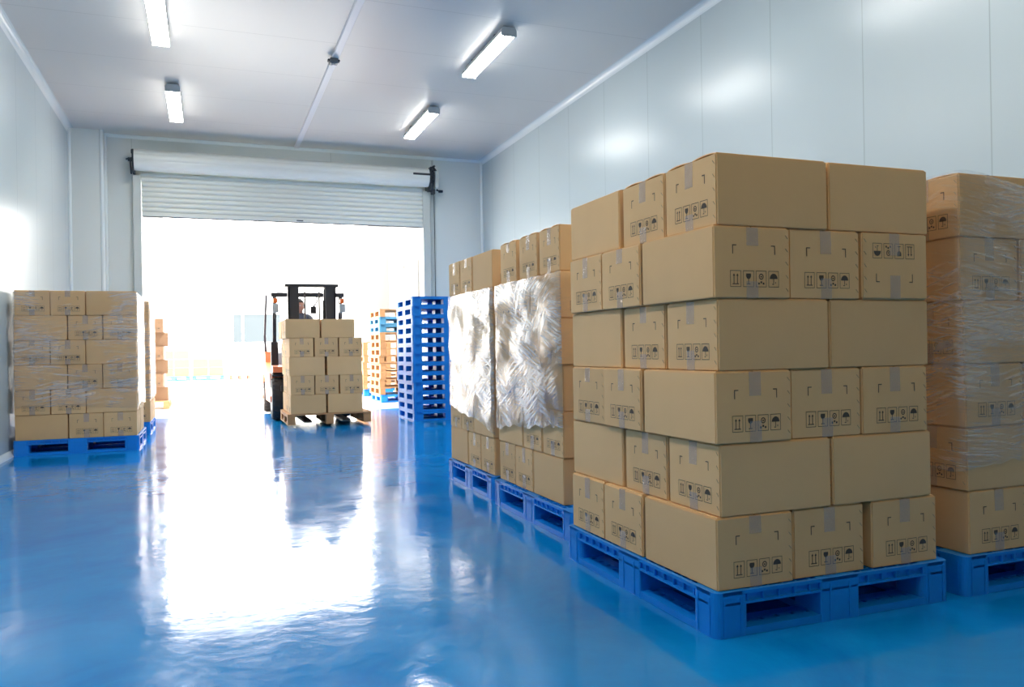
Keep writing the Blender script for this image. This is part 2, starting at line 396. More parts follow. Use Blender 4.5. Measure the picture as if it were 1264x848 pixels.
# end bracket at the far side, plain; drive with chain wheel on the other
mb = MB(); mb.box(-.975, -.95, 12.66, 12.998, 3.60, 3.93, .004); mb.cyl((-1.03, 12.74, 3.792), (-.945, 12.74, 3.792), .028); mb.obox((-1.0, 12.74, 3.80), (-1.0, 12.9, 3.62), .02, .03)
mb.cyl((-.985, 12.7, 3.9), (-.96, 12.7, 3.9), .03); mb.obox((-1.06, 12.78, 3.80), (-.96, 12.78, 3.83), .02, .02)
dpart(mb, 'end_bracket', M['iron'])
mb = MB(); mb.box(3.45, 3.475, 12.64, 12.998, 3.58, 3.96, .004)
for k in range(14):
    a = 2*PI*k/14; mb.obox((3.50, 12.74+.10*math.cos(a), 3.80+.10*math.sin(a)), (3.50, 12.74+.135*math.cos(a), 3.80+.135*math.sin(a)), .03, .022)
mb.cyl((3.485, 12.74, 3.80), (3.52, 12.74, 3.80), .11, n=28); mb.obox((3.50, 12.72, 3.76), (3.46, 12.72, 3.56), .07, .06)
mb.obox((3.44, 12.66, 3.90), (3.53, 12.66, 3.98), .03, .03); mb.obox((3.56, 12.7, 3.9), (3.5, 12.7, 3.98), .03, .03)
mb.box(3.48, 3.53, 12.66, 12.76, 3.52, 3.60)
br = dpart(mb, 'drive_bracket', M['iron'])
dpart(MB().cyl((3.53, 12.7, 3.80), (3.555, 12.7, 3.80), .022, n=14), 'drive_hub', M['duct'], parent=br)
dpart(MB().box(3.535, 3.60, 12.66, 12.82, 3.62, 3.90, .01), 'gear_cover', M['rail'], parent=br, label='pale gear cover')
dpart(MB().box(3.505, 3.53, 12.74, 12.78, 3.9, 4.09), 'hanger_strap', M['rail'], parent=br)
dpart(MB().box(3.15, 3.47, 12.575, 12.59, 3.80, 3.832, .003), 'locking_bar', M['iron'], label='dark flat bar across the shutter roll')
dpart(MB().tube([(3.63, 12.9, 3.85), (3.63, 12.9, 3.63), (3.70, 12.9, 3.615)], .012).ball((3.63, 12.9, 3.85), .02).box(3.66, 3.73, 12.88, 12.93, 3.595, 3.635, .006), 'crank_handle', M['iron'])
dpart(MB().tube([(3.585, 12.93, 3.56), (3.585, 12.93, 1.05)], .006, 6), 'pull_cord', M['iron'])

# ------------------------------------------------------------------ ceiling lamps, duct, sensor
def lamp(xc, y0, y1, label, glow='lamp'):
    r = empty('ceiling_lamp', (xc, (y0+y1)/2, 4.18)); L = (y1-y0)/2
    tag(r, label, 'lamp', 'fluorescent ceiling lamps')
    mb = MB(); mb.prism([(-.081, -.060), (.081, -.060), (.060, .003), (-.060, .003)], 'y', -L+.01, L-.01)
    mb.build('housing', M['lamp_body'], r)
    pts = [(-.076, -.058), (-.080, -.070)] + [(-.066*math.cos(a), -.078-.010*math.sin(a)) for a in [PI*k/8 for k in range(9)]] + [(.080, -.070), (.076, -.058)]
    MB().prism(pts, 'y', -L+.012, L-.012).build('diffuser', M[glow], r, 30)
    for s in (-1, 1):
        c = MB().prism([(-.082, -.092), (.082, -.092), (.082, -.03), (.06, 0.0), (-.06, 0.0), (-.082, -.03)], 'y', s*(L-.011), s*L)
        c = c.build('end_cap', M['lamp_body'], r)
        for q in (-.04, .04):
            MB().obox((q, s*(L-.004), -.082), (q, s*(L-.05), -.095), .014, .006).build('clip', M['clip'], c)
    for q in (-.04, .04):
        MB().box(q-.02, q+.02, -L*.6, -L*.6+.04, 0, .0195).build('mounting_bracket', M['clip'], r)
        MB().box(q-.02, q+.02, L*.6-.04, L*.6, 0, .0195).build('mounting_bracket', M['clip'], r)
    return r
lamp(-.39, 7.52, 8.83, 'glowing tube lamp over the aisle, cut off by the picture top')
lamp(-.34, 10.30, 11.66, 'small glowing tube lamp above the shutter end nearest the corner column')
lamp(2.87, 7.45, 8.76, 'larger whole glowing tube lamp on the ceiling above the wrapped stacks')
lamp(2.85, 10.21, 11.57, 'small glowing tube lamp near the crank end of the roller shutter')
for y, nth in ((5.35, 'first'), (2.55, 'second')):
    lamp(-.39, y-.65, y+.65, f'tube lamp on the ceiling out of view over the aisle, {nth} towards the camera', 'lamp' if y > 5 else 'lamp_near')
    lamp(2.87, y-.65, y+.65, f'tube lamp on the ceiling out of view above the cartons, {nth} towards the camera', 'lamp' if y > 5 else 'lamp_near')
lamp(.90, -1.10, .20, 'added unseen tube lamp behind the viewer, warming the carton fronts', 'lamp_fill')  # added out of view to light the carton fronts
dr = MB().prism([(1.325, H-.001), (1.325, H-.022), (1.331, H-.028), (1.394, H-.028), (1.40, H-.022), (1.40, H-.001)], 'y', YF+.3, 12.94).build('cable_duct', M['duct'])
tag(dr, 'long white cable duct running along the ceiling to the shutter', 'cable duct')
s = empty('ceiling_sensor', (1.345, 8.87, H-.027)); tag(s, 'small grey box clipped under the ceiling cable duct', 'sensor')
MB().box(-.045, .045, -.05, .05, -.055, .002, .008).build('sensor_body', M['clip'], s)
MB().box(-.065, .065, -.03, .03, -.03, -.008, .004).build('mounting_strap', M['iron'], s)
MB().cyl((0, 0, -.075), (0, 0, -.05), .03, n=18).build('sensor_lens', M['duct'], s)

# ------------------------------------------------------------------ cartons
def face_bulge(s, t, amp): return amp*(1-s*s)*(1-t*t)

# polygons of the four handling marks in unit cells
def icon_polys():
    def frame(x0):
        t = .042
        return [[(x0, 0), (x0+1, 0), (x0+1, t), (x0, t)], [(x0, 1.28-t), (x0+1, 1.28-t), (x0+1, 1.28), (x0, 1.28)],
                [(x0, t), (x0+t, t), (x0+t, 1.28-t), (x0, 1.28-t)], [(x0+1-t, t), (x0+1, t), (x0+1, 1.28-t), (x0+1-t, 1.28-t)]]
    P = []; gap = 1.2
    for i in range(4): P += frame(i*gap)
    def R(i, x0, y0, x1, y1): P.append([(i*gap+x0, y0), (i*gap+x1, y0), (i*gap+x1, y1), (i*gap+x0, y1)])
    def G(i, pts): P.append([(i*gap+x, y) for x, y in pts])
    R(0, .2, .2, .8, .27)
    for x in (.34, .66): R(0, x-.035, .27, x+.035, .88); G(0, [(x-.11, .86), (x+.11, .86), (x, 1.05)])
    # goblet
    G(1, [(.28, 1.05), (.26, .85), (.34, .68), (.5, .6), (.66, .68), (.74, .85), (.72, 1.05)]); R(1, .465, .28, .535, .62); R(1, .33, .2, .67, .27)
    # ring over small blocks
    n = 14
    for k in range(n):
        a0, a1 = 2*PI*k/n, 2*PI*(k+1)/n
        G(2, [(.5+.23*math.cos(a0), .82+.24*math.sin(a0)), (.5+.23*math.cos(a1), .82+.24*math.sin(a1)), (.5+.15*math.cos(a1), .82+.16*math.sin(a1)), (.5+.15*math.cos(a0), .82+.16*math.sin(a0))])
    R(2, .42, .76, .58, .86); R(2, .2, .2, .36, .36); R(2, .42, .3, .58, .46); R(2, .64, .2, .8, .36)
    # umbrella
    arcp = [(.5+.38*math.cos(a), .66+.42*math.sin(a)) for a in [PI*k/10 for k in range(11)]]
    G(3, arcp)
    R(3, .47, .3, .53, .68); R(3, .36, .2, .53, .27); R(3, .66, .28, .72, .42)
    return P
ICON = icon_polys()

_carton_cache = {}
def carton_meshes(a, b, h, seed, crown=0.0, detail=2, board='card'):
    key = (round(a, 4), round(b, 4), round(h, 4), seed, crown, detail, board)
    if key in _carton_cache: return _carton_cache[key]
    rnd = random.Random(seed*77+5)
    amp = {'x': rnd.uniform(.000, .0025), 'y': rnd.uniform(.000, .003)}
    lid = .0035 if detail == 2 else 0
    hb = h - lid
    bm = bmesh.new()
    st = [-1, -.975, -.7, -.35, 0, .35, .7, .975, 1] if detail else [-1, -.97, 0, .97, 1]
    n = len(st); V = {}
    for i, sx in enumerate(st):
        for j, sy in enumerate(st):
            for k, sz in enumerate(st):
                if 0 < i < n-1 and 0 < j < n-1 and 0 < k < n-1: continue
                x, y, z = sx*a/2, sy*b/2, (sz+1)*hb/2
                ex = [abs(q) == 1 for q in (sx, sy, sz)]
                if sum(ex) >= 2:
                    pull = .0042
                    if ex[0]: x -= pull*sx
                    if ex[1]: y -= pull*sy
                    if ex[2]: z -= pull*sz
                elif ex[0]: x += sx*face_bulge(sy, sz, amp['x'])
                elif ex[1]: y += sy*face_bulge(sx, sz, amp['y'])
                V[i, j, k] = bm.verts.new((x, y, z))
    def quad(*ks): bm.faces.new([V[k] for k in ks])
    for p in range(n-1):
        for q in range(n-1):
            for e in (0, n-1):
                quad((e, p, q), (e, p+1, q), (e, p+1, q+1), (e, p, q+1)); quad((p, e, q), (p+1, e, q), (p+1, e, q+1), (p, e, q+1)); quad((p, q, e), (p+1, q, e), (p+1, q+1, e), (p, q+1, e))
    mb = MB(); mb.bm.free(); mb.bm = bm
    body = mb.mesh('carton', M[board], 30)
    # the two long top flaps
    flaps = []
    if detail == 2:
        for s in (-1, 1):
            fb = bmesh.new(); rows = []
            xs = [-a/2+.007 + (a-.014)*i/2 for i in range(3)]
            for i, xx in enumerate(xs):
                row = []
                for j in range(9):
                    t = j/8; y = s*(b/2-.007 - t*(b/2-.009)); z = hb + crown*math.sin(PI*min(1, t*1.04))**.8
                    row.append((fb.verts.new((xx, y, z-.0005)), fb.verts.new((xx, y, z+lid))))
                rows.append(row)
            for i in range(2):
                for j in range(8):
                    for u in (0, 1): fb.faces.new((rows[i][j][u], rows[i+1][j][u], rows[i+1][j+1][u], rows[i][j+1][u]))
                for j in (0, 8): fb.faces.new((rows[i][j][0], rows[i+1][j][0], rows[i+1][j][1], rows[i][j][1]))
            for i in (0, 2):
                for j in range(8): fb.faces.new((rows[i][j][0], rows[i][j+1][0], rows[i][j+1][1], rows[i][j][1]))
            q = MB(); q.bm.free(); q.bm = fb; flaps.append(q.mesh('carton_flap', M['card'], 30))
    # printed marks on both ends
    inks = []
    for e in (-1, 1):
        def P(u, v, lift=.0007):            # u 0..1 across (viewer's left to right), v 0..1 up
            sy = (2*u-1)*e; sz = 2*v-1
            return (e*(a/2 + face_bulge(sy, sz, amp['x']) + lift), sy*b/2, v*hb)
        w = .64/4.6; u0, v0 = .205, .155
        asp = b*w/hb                          # keep cells square
        ink = MB()
        for poly in ICON:
            ink.face([P(u0+x*w, v0+y*asp) for x, y in poly])
        inks.append(('printed_symbols', ink.mesh('printed_symbols', M['ink'])))
        for (cu, d) in ((.235, 1), (.80, -1)):
            t = .011; L_ = .055; vt = .75; ink = MB()
            ink.face([P(cu, vt), P(cu+d*L_, vt), P(cu+d*L_, vt-t*b/h), P(cu+d*t, vt-t*b/h), P(cu+d*t, vt-.13), P(cu, vt-.13)])
            inks.append(('corner_mark', ink.mesh('corner_mark', M['ink'])))
    # packing tape: one strip over the top seam and folded down both ends, one below
    tapes = []; tw = .024
    for top in (True, False):
        tp = MB(); yo = rnd.uniform(-.004, .004); line = []
        for e in (-1, 1):
            dn = rnd.uniform(.055, .09); seq = []
            for k in range(4):
                z = (hb - dn + dn*k/3) if top else (dn - dn*k/3)
                seq.append((e*(a/2+.0010+face_bulge(0, max(-1, min(1, 2*z/hb-1)), amp['x'])), z))
            line += seq if e < 0 else seq[::-1]
        zt = hb+lid*.9+.0004 if top else -.0003
        line[3:5] = [line[3], (-a/2+.03, zt), (a/2-.03, zt), line[4]]
        L0 = [tp.bm.verts.new((x, yo-tw, z)) for x, z in line]; L1 = [tp.bm.verts.new((x, yo+tw, z)) for x, z in line]
        for k in range(len(line)-1): tp.bm.faces.new((L0[k], L0[k+1], L1[k+1], L1[k]))
        tapes.append(tp.mesh('packing_tape', M['tape']))
    # stitched maker's joint: short slanted staples down one edge
    sp = []
    if detail == 2:
        sp = []
        for e in (-1, 1):
            q = MB()
            for k in range(5):
                v = .12+.19*k; x = e*(a/2+.0012); y0 = e*(b/2-.012)
                q.obox((x, y0-e*.006, v*hb+.006), (x, y0+e*.004, v*hb-.006), .0016, .0016)
            sp.append(q.mesh('edge_staples', M['staple']))
    _carton_cache[key] = (body, inks, tapes, flaps, sp)
    return _carton_cache[key]

RND = random.Random(11)
def carton(x, y, z, along, dims, label, group, crown=0.0, detail=2, flip=False, jit=.003, board='card'):
    """centre x,y; base z; long side along 'x' or 'y'"""
    a, b, h = dims
    body, inks, tapes, flaps, sp = carton_meshes(a, b, h, RND.randint(0, 4), crown, detail, board)
    o = link(bpy.data.objects.new('carton', body)); tag(o, label, 'carton', group)
    rz = (0 if along == 'x' else PI/2) + RND.uniform(-.004, .004)
    if RND.random() < .5: rz += PI
    o.rotation_euler = (0, 0, rz)
    o.location = (x+RND.uniform(-jit, jit), y+RND.uniform(-jit, jit), z)
    if flip:
        o.rotation_euler = (PI, 0, rz); o.location.z = z+h-.0012
    for nm, me in (*inks, ('packing_tape', tapes[0]), ('packing_tape', tapes[1]), *[('edge_staples', q) for q in sp]):
        link(bpy.data.objects.new(nm, me), o)
    for f in flaps: link(bpy.data.objects.new('carton_flap', f), o)
    return o

# ------------------------------------------------------------------ plastic pallets
def pallet_meshes(dx, dy, h, m, detail=True):
    """parts of one plastic pallet, origin at the centre of its base"""
    X0, Y0 = dx/2, dy/2; out = []
    rim = .045 if h > .14 else .036; run = .026 if h > .14 else .022
    bx, by = .135, .135                      # block sizes
    mb = MB(); t = .008
    zb = h-rim
    if detail:
        # rim: upper bar, lower bar, upright ribs in between and a recessed web
        for s in (-1, 1):
            e = s*X0
            mb.box(e-s*.012, e, -Y0+.03, Y0-.03, h-.012, h); mb.box(e-s*.012, e, -Y0+.03, Y0-.03, zb, zb+.008)
            mb.box(e-s*.016, e-s*.012, -Y0+.03, Y0-.03, zb, h)
            k = int(dy/.062)
            for i in range(1, k): mb.box(e-s*.013, e-s*.001, -Y0+i*dy/k-.0025, -Y0+i*dy/k+.0025, zb+.006, h-.010)
            e = s*Y0
            mb.box(-X0+.03, X0-.03, e-s*.012, e, h-.012, h); mb.box(-X0+.03, X0-.03, e-s*.012, e, zb, zb+.008)
            mb.box(-X0+.03, X0-.03, e-s*.016, e-s*.012, zb, h)
            k = int(dx/.062)
            for i in range(1, k): mb.box(-X0+i*dx/k-.0025, -X0+i*dx/k+.0025, e-s*.013, e-s*.001, zb+.006, h-.010)
        # open cells along the deck edge, solid deck inside
        mb.box(-X0+.014, X0-.014, -Y0+.014, Y0-.014, h-.030, h-.022)
        mb.box(-X0+.075, X0-.075, -Y0+.075, Y0-.075, h-.022, h)
        for s in (-1, 1):
            k = int(dy/.055)
            for i in range(1, k): mb.box(s*(X0-.076), s*(X0-.011), -Y0+i*dy/k-.003, -Y0+i*dy/k+.003, h-.024, h-.001)
            k = int(dx/.055)
            for i in range(1, k): mb.box(-X0+i*dx/k-.003, -X0+i*dx/k+.003, s*(Y0-.076), s*(Y0-.011), h-.024, h-.001)
            mb.box(s*(X0-.042), s*(X0-.047), -Y0+.014, Y0-.014, h-.024, h-.0015); mb.box(-X0+.014, X0-.014, s*(Y0-.042), s*(Y0-.047), h-.024, h-.0015)
    else:
        mb.vbox(-X0, X0, -Y0, Y0, zb, h, .03, 2)
    out.append(('deck', mb.mesh('deck', m)))
    # nine blocks, corner ones rounded outside
    for ix in (-1, 0, 1):
        for iy in (-1, 0, 1):
            cx = ix*(X0-bx/2); cy = iy*(Y0-by/2); q = MB()
            wx = bx/2*(1.25 if ix == 0 else 1); wy = by/2*(1.25 if iy == 0 else 1)
            top = h-.0005 if (ix and iy) else (h-.001 if detail else zb)
            if ix == 0 and iy == 0: top = zb
            q.vbox(cx-wx, cx+wx, cy-wy, cy+wy, 0.0, top, .028 if (ix and iy) else .006, 5 if detail else 2)
            if detail and not (ix == 0 and iy == 0):
                # shallow upright flutes on the outer faces
                for f in (-.5, .5):
                    if iy: q.box(cx+wx*f-.004, cx+wx*f+.004, cy+iy*wy-.001, cy+iy*(wy+.0025), .006, h-.02)
                    if ix: q.box(cx+ix*wx-.001, cx+ix*(wx+.0025), cy+wy*f-.004, cy+wy*f+.004, .006, h-.02)
            out.append(('block', q.mesh('block', m)))
    # bottom runners: perforated bars between the blocks
    for s in (-1, 0, 1):
        for ax in ('x', 'y'):
            q = MB()
            L_, W_ = (X0, Y0) if ax == 'x' else (Y0, X0)
            c = s*(W_-.06)
            lo, hi = c-.058, c+.058
            rails = [(lo, lo+.046), (hi-.046, hi)] if detail else [(lo, hi)]
            for r0, r1 in rails:
                if ax == 'x': q.box(-L_+.1, L_-.1, r0, r1, 0.001, run)
                else: q.box(r0, r1, -L_+.1, L_-.1, 0.001, run)
            if detail:
                k = int(2*L_/.062); tt = 2*L_/k
                for i in range(1, k):
                    p = -L_+i*tt
                    if ax == 'x': q.box(p-.024, p+.024, lo+.046, hi-.046, .002, run-.0005)
                    else: q.box(lo+.046, hi-.046, p-.024, p+.024, .002, run-.0005)
            out.append(('runner', q.mesh('runner', m)))
    return out
_pal = {}
def pallet(x, y, z, dx, dy, h, m, label, group=None, detail=True, rz=0.0, cat='pallet'):
    key = (dx, dy, h, m.name, detail)
    if key not in _pal: _pal[key] = pallet_meshes(dx, dy, h, m, detail)
    r = empty('plastic_pallet', (x, y, z), rz); tag(r, label, cat, group)
    for nm, me in _pal[key]: link(bpy.data.objects.new(nm, me), r)
    return r

_wp = {}
def wood_pallet(x, y, z, dx, dy, h, label, group=None, rz=0.0, m=None):
    m = m or M['wood']; key = (dx, dy, h, m.name)
    if key not in _wp:
        X0, Y0 = dx/2, dy/2; L_ = []
        q = MB(); nb = 7; bw = dy/nb*.78
        for i in range(nb):
            c = -Y0 + bw/2 + (dy-bw)*i/(nb-1); q.box(-X0, X0, c-bw/2, c+bw/2, h-.02, h, .002)
        L_.append(('deck_boards', q.mesh('deck_boards', m)))
        for s in (-1, 0, 1):
            c = s*(X0-.05)
            q = MB().box(c-.05, c+.05, -Y0, Y0, h-.04, h-.0205)
            L_.append(('stringer_board', q.mesh('stringer_board', m)))
            for t in (-1, 0, 1):
                d = t*(Y0-.065)
                q = MB().box(c-.048, c+.048, d-.065, d+.065, .0195, h-.0405, .002); L_.append(('block', q.mesh('block', m)))
            q = MB().box(c-.05, c+.05, -Y0, Y0, 0, .019); L_.append(('bottom_board', q.mesh('bottom_board', m)))
        _wp[key] = L_
    r = empty('wooden_pallet', (x, y, z), rz); tag(r, label, 'pallet', group)
    for nm, me in _wp[key]: link(bpy.data.objects.new(nm, me), r)
    return r

# ------------------------------------------------------------------ stacks beside the aisle
ROW = ['bottom row', 'fifth row down', 'fourth row down', 'third row down', 'second row down', 'top row']
PH = .15
def D(k=1.0): return (.462*k, .3085*k, .2405)
HROW = .2417

# the unwrapped stack, nearest the camera
PX0, PY0 = 1.53, 2.192
pallet(PX0+.515, PY0+.5725, 0, 1.03, 1.145, PH, M['blue'], 'blue plastic pallet under the unwrapped stack of cartons', 'blue pallets under carton stacks')
S = 'of the unwrapped stack'; G = 'cartons in the unwrapped stack'
bx0, by0 = 1.555, 2.192+.02                # near corner of the cartons
a, b, h = D()
SHIFT = [0, .012, .004, .012, .004, .014]
for r in range(6):
    z = PH + r*HROW; R_ = ROW[r]; sh = SHIFT[r]; wide = 1.03 if r == 0 else 1.0
    cr = .006 if r == 5 else 0.0
    if r % 2 == 1:      # two long faces to the front
        x = bx0+.004+sh; g = .012
        carton(x+a/2, by0+b/2, z, 'x', D(), f'long brown carton at the aisle corner, {R_} {S}', G, cr)
        carton(x+a*1.5+g, by0+b/2+.006, z-(.0 if r < 5 else 0), 'x', D(), f'long brown carton away from the aisle, {R_} {S}', G, cr)
        carton(x+a/2+.004, by0+b*1.5+.022, z, 'x', D(), f'carton in middle of aisle side, {R_} {S}', G, cr)
        carton(x+b/2, by0+b*2+a/2+.042, z, 'y', D(), f'plain carton at far end of aisle side, {R_} {S}', G, cr)
        carton(x+a*1.5+g, by0+b*1.5+.022, z, 'x', D(), f'unseen carton behind front one on the wall side, {R_} {S}', G, cr)  # unseen cartons from here back, filling the stack to keep light out
        for i, nm in ((1, 'middle'), (2, 'wall-side corner')):
            carton(x+b*(.5+i)+.008*i, by0+b*2+a/2+.042, z, 'y', D(), f'unseen carton at back {nm}, {R_} {S}', G, cr)
    else:               # three ends to the front
        x = bx0-.004+sh; g = .009 if r else .014
        carton(x+b/2, by0+a/2, z, 'y', D(), f'brown carton at the aisle corner, {R_} {S}', G)
        carton(x+b*1.5+g, by0+a/2+.008, z, 'y', D(), f'carton in middle of front, {R_} {S}', G)
        carton(x+b*2.5+g*1.7+(.03 if r == 0 else .006 if r == 4 else 0), by0+a/2+.004, z, 'y', D(), (f'carton with upside-down symbols, {R_} {S}' if r == 4 else f'carton on wall side of front, {R_} {S}'), G, flip=(r == 4))
        carton(x+a/2, by0+a+b/2+.016, z, 'x', D(), f'carton in middle of aisle side, {R_} {S}', G)
        carton(x+a/2+.003, by0+a+b*1.5+.026, z, 'x', D(), f'carton at far end of aisle side, {R_} {S}', G)
        carton(x+a*1.5+.008, by0+a+b/2+.016, z, 'x', D(), f'unseen carton behind front row on the wall side, {R_} {S}', G)  # unseen back cartons again, stopping light inside the stack
        carton(x+a*1.5+.010, by0+a+b*1.5+.026, z, 'x', D(), f'unseen carton at back corner on the wall side, {R_} {S}', G)

# two wrapped stacks further along the aisle
def aisle_stack(px, py, S, G, topvar, detail, first):
    x0, y0 = px, py; d = D(.872); a, b, h = d
    for r in range(6):
        z = PH + r*HROW; R_ = ROW[r]; sh = RND.uniform(-.008, .008)
        kind = first if r % 2 == 0 else 1-first
        x = x0+.006+sh
        if r == 5 and topvar:
            for i, (yy, nm) in enumerate(((b/2, 'near end'), (b*1.5+.02, 'middle'), (b*2.5+.065, 'far end'))):
                carton(x+a/2, y0+yy+.01, z, 'x', d, f'taped carton, {nm} of aisle side, {R_} {S}', G, .005, detail)
        elif kind == 0:     # long face nearest, two ends beyond
            carton(x+b/2, y0+a/2, z, 'y', d, f'plain carton, near end of side, {R_} {S}', G, 0, detail)
            carton(x+a/2, y0+a+b/2+.012, z, 'x', d, f'carton in middle of side, {R_} {S}', G, 0, detail)
            carton(x+a/2, y0+a+b*1.5+.022, z, 'x', d, f'carton, far end of side, {R_} {S}', G, 0, detail)
        else:
            carton(x+a/2, y0+b/2, z, 'x', d, f'carton, near end of side, {R_} {S}', G, 0, detail)
            carton(x+a/2, y0+b*1.5+.012, z, 'x', d, f'carton in middle of side, {R_} {S}', G, 0, detail)
            carton(x+b/2, y0+b*2+a/2+.022, z, 'y', d, f'plain carton, far end of side, {R_} {S}', G, 0, detail)
pallet(1.655+.515, 3.545+.5725, 0, 1.03, 1.145, PH, M['blue'], 'blue pallet directly behind the pallet of the unwrapped stack', 'blue pallets under carton stacks')
aisle_stack(1.690, 3.735, 'of the wrapped stack directly behind', 'cartons in the wrapped stack behind the unwrapped one', True, 2, 0)
pallet(1.675+.515, 4.765+.5, 0, 1.03, 1.0, PH, M['blue'], 'blue pallet under the wrapped stack nearest the blue pallet tower', 'blue pallets under carton stacks')
aisle_stack(1.700, 4.80, 'of the stack nearest the blue tower', 'cartons in the wrapped stack nearest the blue tower', False, 2, 1)

# wrapped stack on the wall side of the unwrapped one
RX0, RY0 = 2.64, 2.19
pallet(RX0+.515, RY0+.5725, 0, 1.03, 1.145, PH, M['blue'], 'blue pallet beside the unwrapped stack on the wall side', 'blue pallets under carton stacks')
S = 'of the wrapped wall-side stack'; G = 'cartons in the wrapped wall-side stack'
for r in range(6):
    z = PH + r*HROW; R_ = ROW[r]; sh = [.018, .012, .006, 0, -.006, -.010][r]
    x = RX0+.03+sh; y0 = RY0+.02
    if r % 2 == 1:
        carton(x+a/2, y0+b/2, z, 'x', D(), f'long brown carton at the corner, {R_} {S}', G, .004 if r == 5 else 0)
    else:
        carton(x+b/2, y0+a/2, z, 'y', D(), f'brown carton at the corner, {R_} {S}', G)
        carton(x+b*1.5+.01, y0+a/2, z, 'y', D(), f'brown carton second along the front, {R_} {S}', G)

# ------------------------------------------------------------------ stacks along the other wall
def wall_stack(xr, y0, S, G, front, detail, k=.975):
    """xr: aisle-side edge; rows of b,b,a / a,b,b seen from the front"""
    d = D(k); a, b, h = d; g = .008
    W_ = a+2*b+2*g
    x0 = xr-W_
    for r in range(6):
        z = PH + r*.2425; R_ = ROW[r]; sh = RND.uniform(-.006, .004)
        if r % 2 == 1:
            if front:
                carton(x0+sh+b/2, y0+a/2, z, 'y', d, f'brown carton by the wall, {R_} {S}', G, 0, detail)
                carton(x0+sh+b*1.5+g, y0+a/2, z, 'y', d, f'brown carton in the middle, {R_} {S}', G, 0, detail)
            for i, nm in enumerate(('front corner', 'middle', 'far end')):
                carton(x0+sh+b*2+g*2+a/2, y0+b/2+i*(b+.01), z, 'x', d, f'carton, {nm} of side, {R_} {S}', G, 0, detail)
        else:
            if front:
                carton(x0+sh+a/2, y0+b/2, z, 'x', d, f'long brown carton by the wall, {R_} {S}', G, 0, detail)
                carton(x0+sh+a+b/2+g, y0+a/2, z, 'y', d, f'brown carton in the middle, {R_} {S}', G, 0, detail)
            for i, nm in enumerate(('front corner', 'far end')):
                carton(x0+sh+a+b*1.5+2*g, y0+a/2+i*(a+.012), z, 'y', d, f'carton, {nm} of side, {R_} {S}', G, 0, detail)
pallet(-1.755+.55, 8.86+.515, 0, 1.10, 1.03, PH, M['blue'], 'blue pallet under the wrapped stack across the aisle', 'blue pallets under carton stacks')
wall_stack(-.668, 8.885, 'of the stack across the aisle', 'cartons in the stack across the aisle', True, 1)
pallet(-1.755+.55, 10.55+.515, 0, 1.10, 1.03, PH, M['blue'], 'blue pallet peeping out behind the wrapped stack across the aisle', 'blue pallets under carton stacks')
wall_stack(-.655, 10.57, 'of the stack behind that across the aisle', 'cartons in the stack behind the one across the aisle', False, 1)

# ------------------------------------------------------------------ stretch film
def film(x0, x1, y0, y1, z0, z1, m, name_label, low, seed, rough=.006, off=.009, nz=46, hi=None, group='stretch films', m_end=None):
    """sleeve of film round a stack; `low(t)` lifts the hem, t = metres along the outline"""
    rad = .015
    path = []
    def seg(ax, ay, bx, by):
        L_ = math.hypot(bx-ax, by-ay); k = max(2, int(L_/.018))
        for i in range(k):
            path.append((ax+(bx-ax)*i/k, ay+(by-ay)*i/k))
    X0, X1, Y0, Y1 = x0-off, x1+off, y0-off, y1+off
    seg(X0, Y1, X0, Y0+rad); seg(X0, Y0+rad, X0+rad, Y0); seg(X0+rad, Y0, X1, Y0); seg(X1, Y0, X1, Y1); seg(X1, Y1, X0, Y1)
    n = len(path); mb = MB(); V = []; t = 0
    for i in range(n):
        px, py = path[i]; qx, qy = path[(i+1) % n]; ox, oy = path[i-1]
        tx, ty = qx-ox, qy-oy; l = math.hypot(tx, ty) or 1; nx, ny = ty/l, -tx/l
        # make the normal point outward
        if (px-(X0+X1)/2)*nx + (py-(Y0+Y1)/2)*ny < 0: nx, ny = -nx, -ny
        zl = z0 + low(px, py); zh = z1 - (hi(px, py) if hi else 0); col = []
        for k in range(nz+1):
            z = zl + (zh-zl)*k/nz
            u = px + py
            w1 = noise.noise(Vector((u*1.3+seed, (z*9 + u*3.0), 0.3)))
            w2 = noise.noise(Vector((u*2.5-seed, (z*26 - u*9.0), 1.7)))
            w3 = noise.noise(Vector((u*5, z*5, seed)))
            dsp = rough*(.25*w1 + .30*(1-abs(w2)*2) + .35*w3)
            # waist in towards each joint between the rows
            q = ((z-PH) % HROW)/HROW; dsp -= .004*(1-abs(2*q-1))**0 * (math.cos(2*PI*q)*.5+.5)
            col.append(mb.bm.verts.new((px+nx*dsp, py+ny*dsp, z+.006*noise.noise(Vector((u*14, seed, z*3))))))
        V.append(col)
    for i in range(n):
        for k in range(nz):
            mb.bm.faces.new((V[i][k], V[(i+1) % n][k], V[(i+1) % n][k+1], V[i][k+1]))
    o = mb.build('stretch_wrap', [m, m_end or m], None, True)
    for p in o.data.polygons:
        if abs(p.normal.y) > .8: p.material_index = 1
    tag(o, name_label, 'stretch wrap', group)
    return o
zr = lambda r: PH + r*HROW
film(1.690, 2.60, 3.735, 4.68, zr(1)+.10, zr(5)-.004, M['film_white'], 'crinkled shiny film around the stack directly behind the unwrapped one',
     lambda x, y: .03*noise.noise(Vector((x*2, y*3, .2))) + .05*math.sin((y-3.75)*2.8+1.2) + .02*noise.noise(Vector((x*9, y*9, 4))), 3.1, .010, .011, m_end=M['film_no_glare'])
film(1.700, 2.63, 4.80, 5.74, zr(1)+.10, zr(5)-.004, M['film_white'], 'white crinkled film around the stack nearest the blue pallet tower',
     lambda x, y: .04*noise.noise(Vector((x*2, y*3, 7.2))) + .12*(y-5.25) + .02*noise.noise(Vector((x*9, y*9, 1))), 9.7, .010, .011, m_end=M['film_no_glare'])
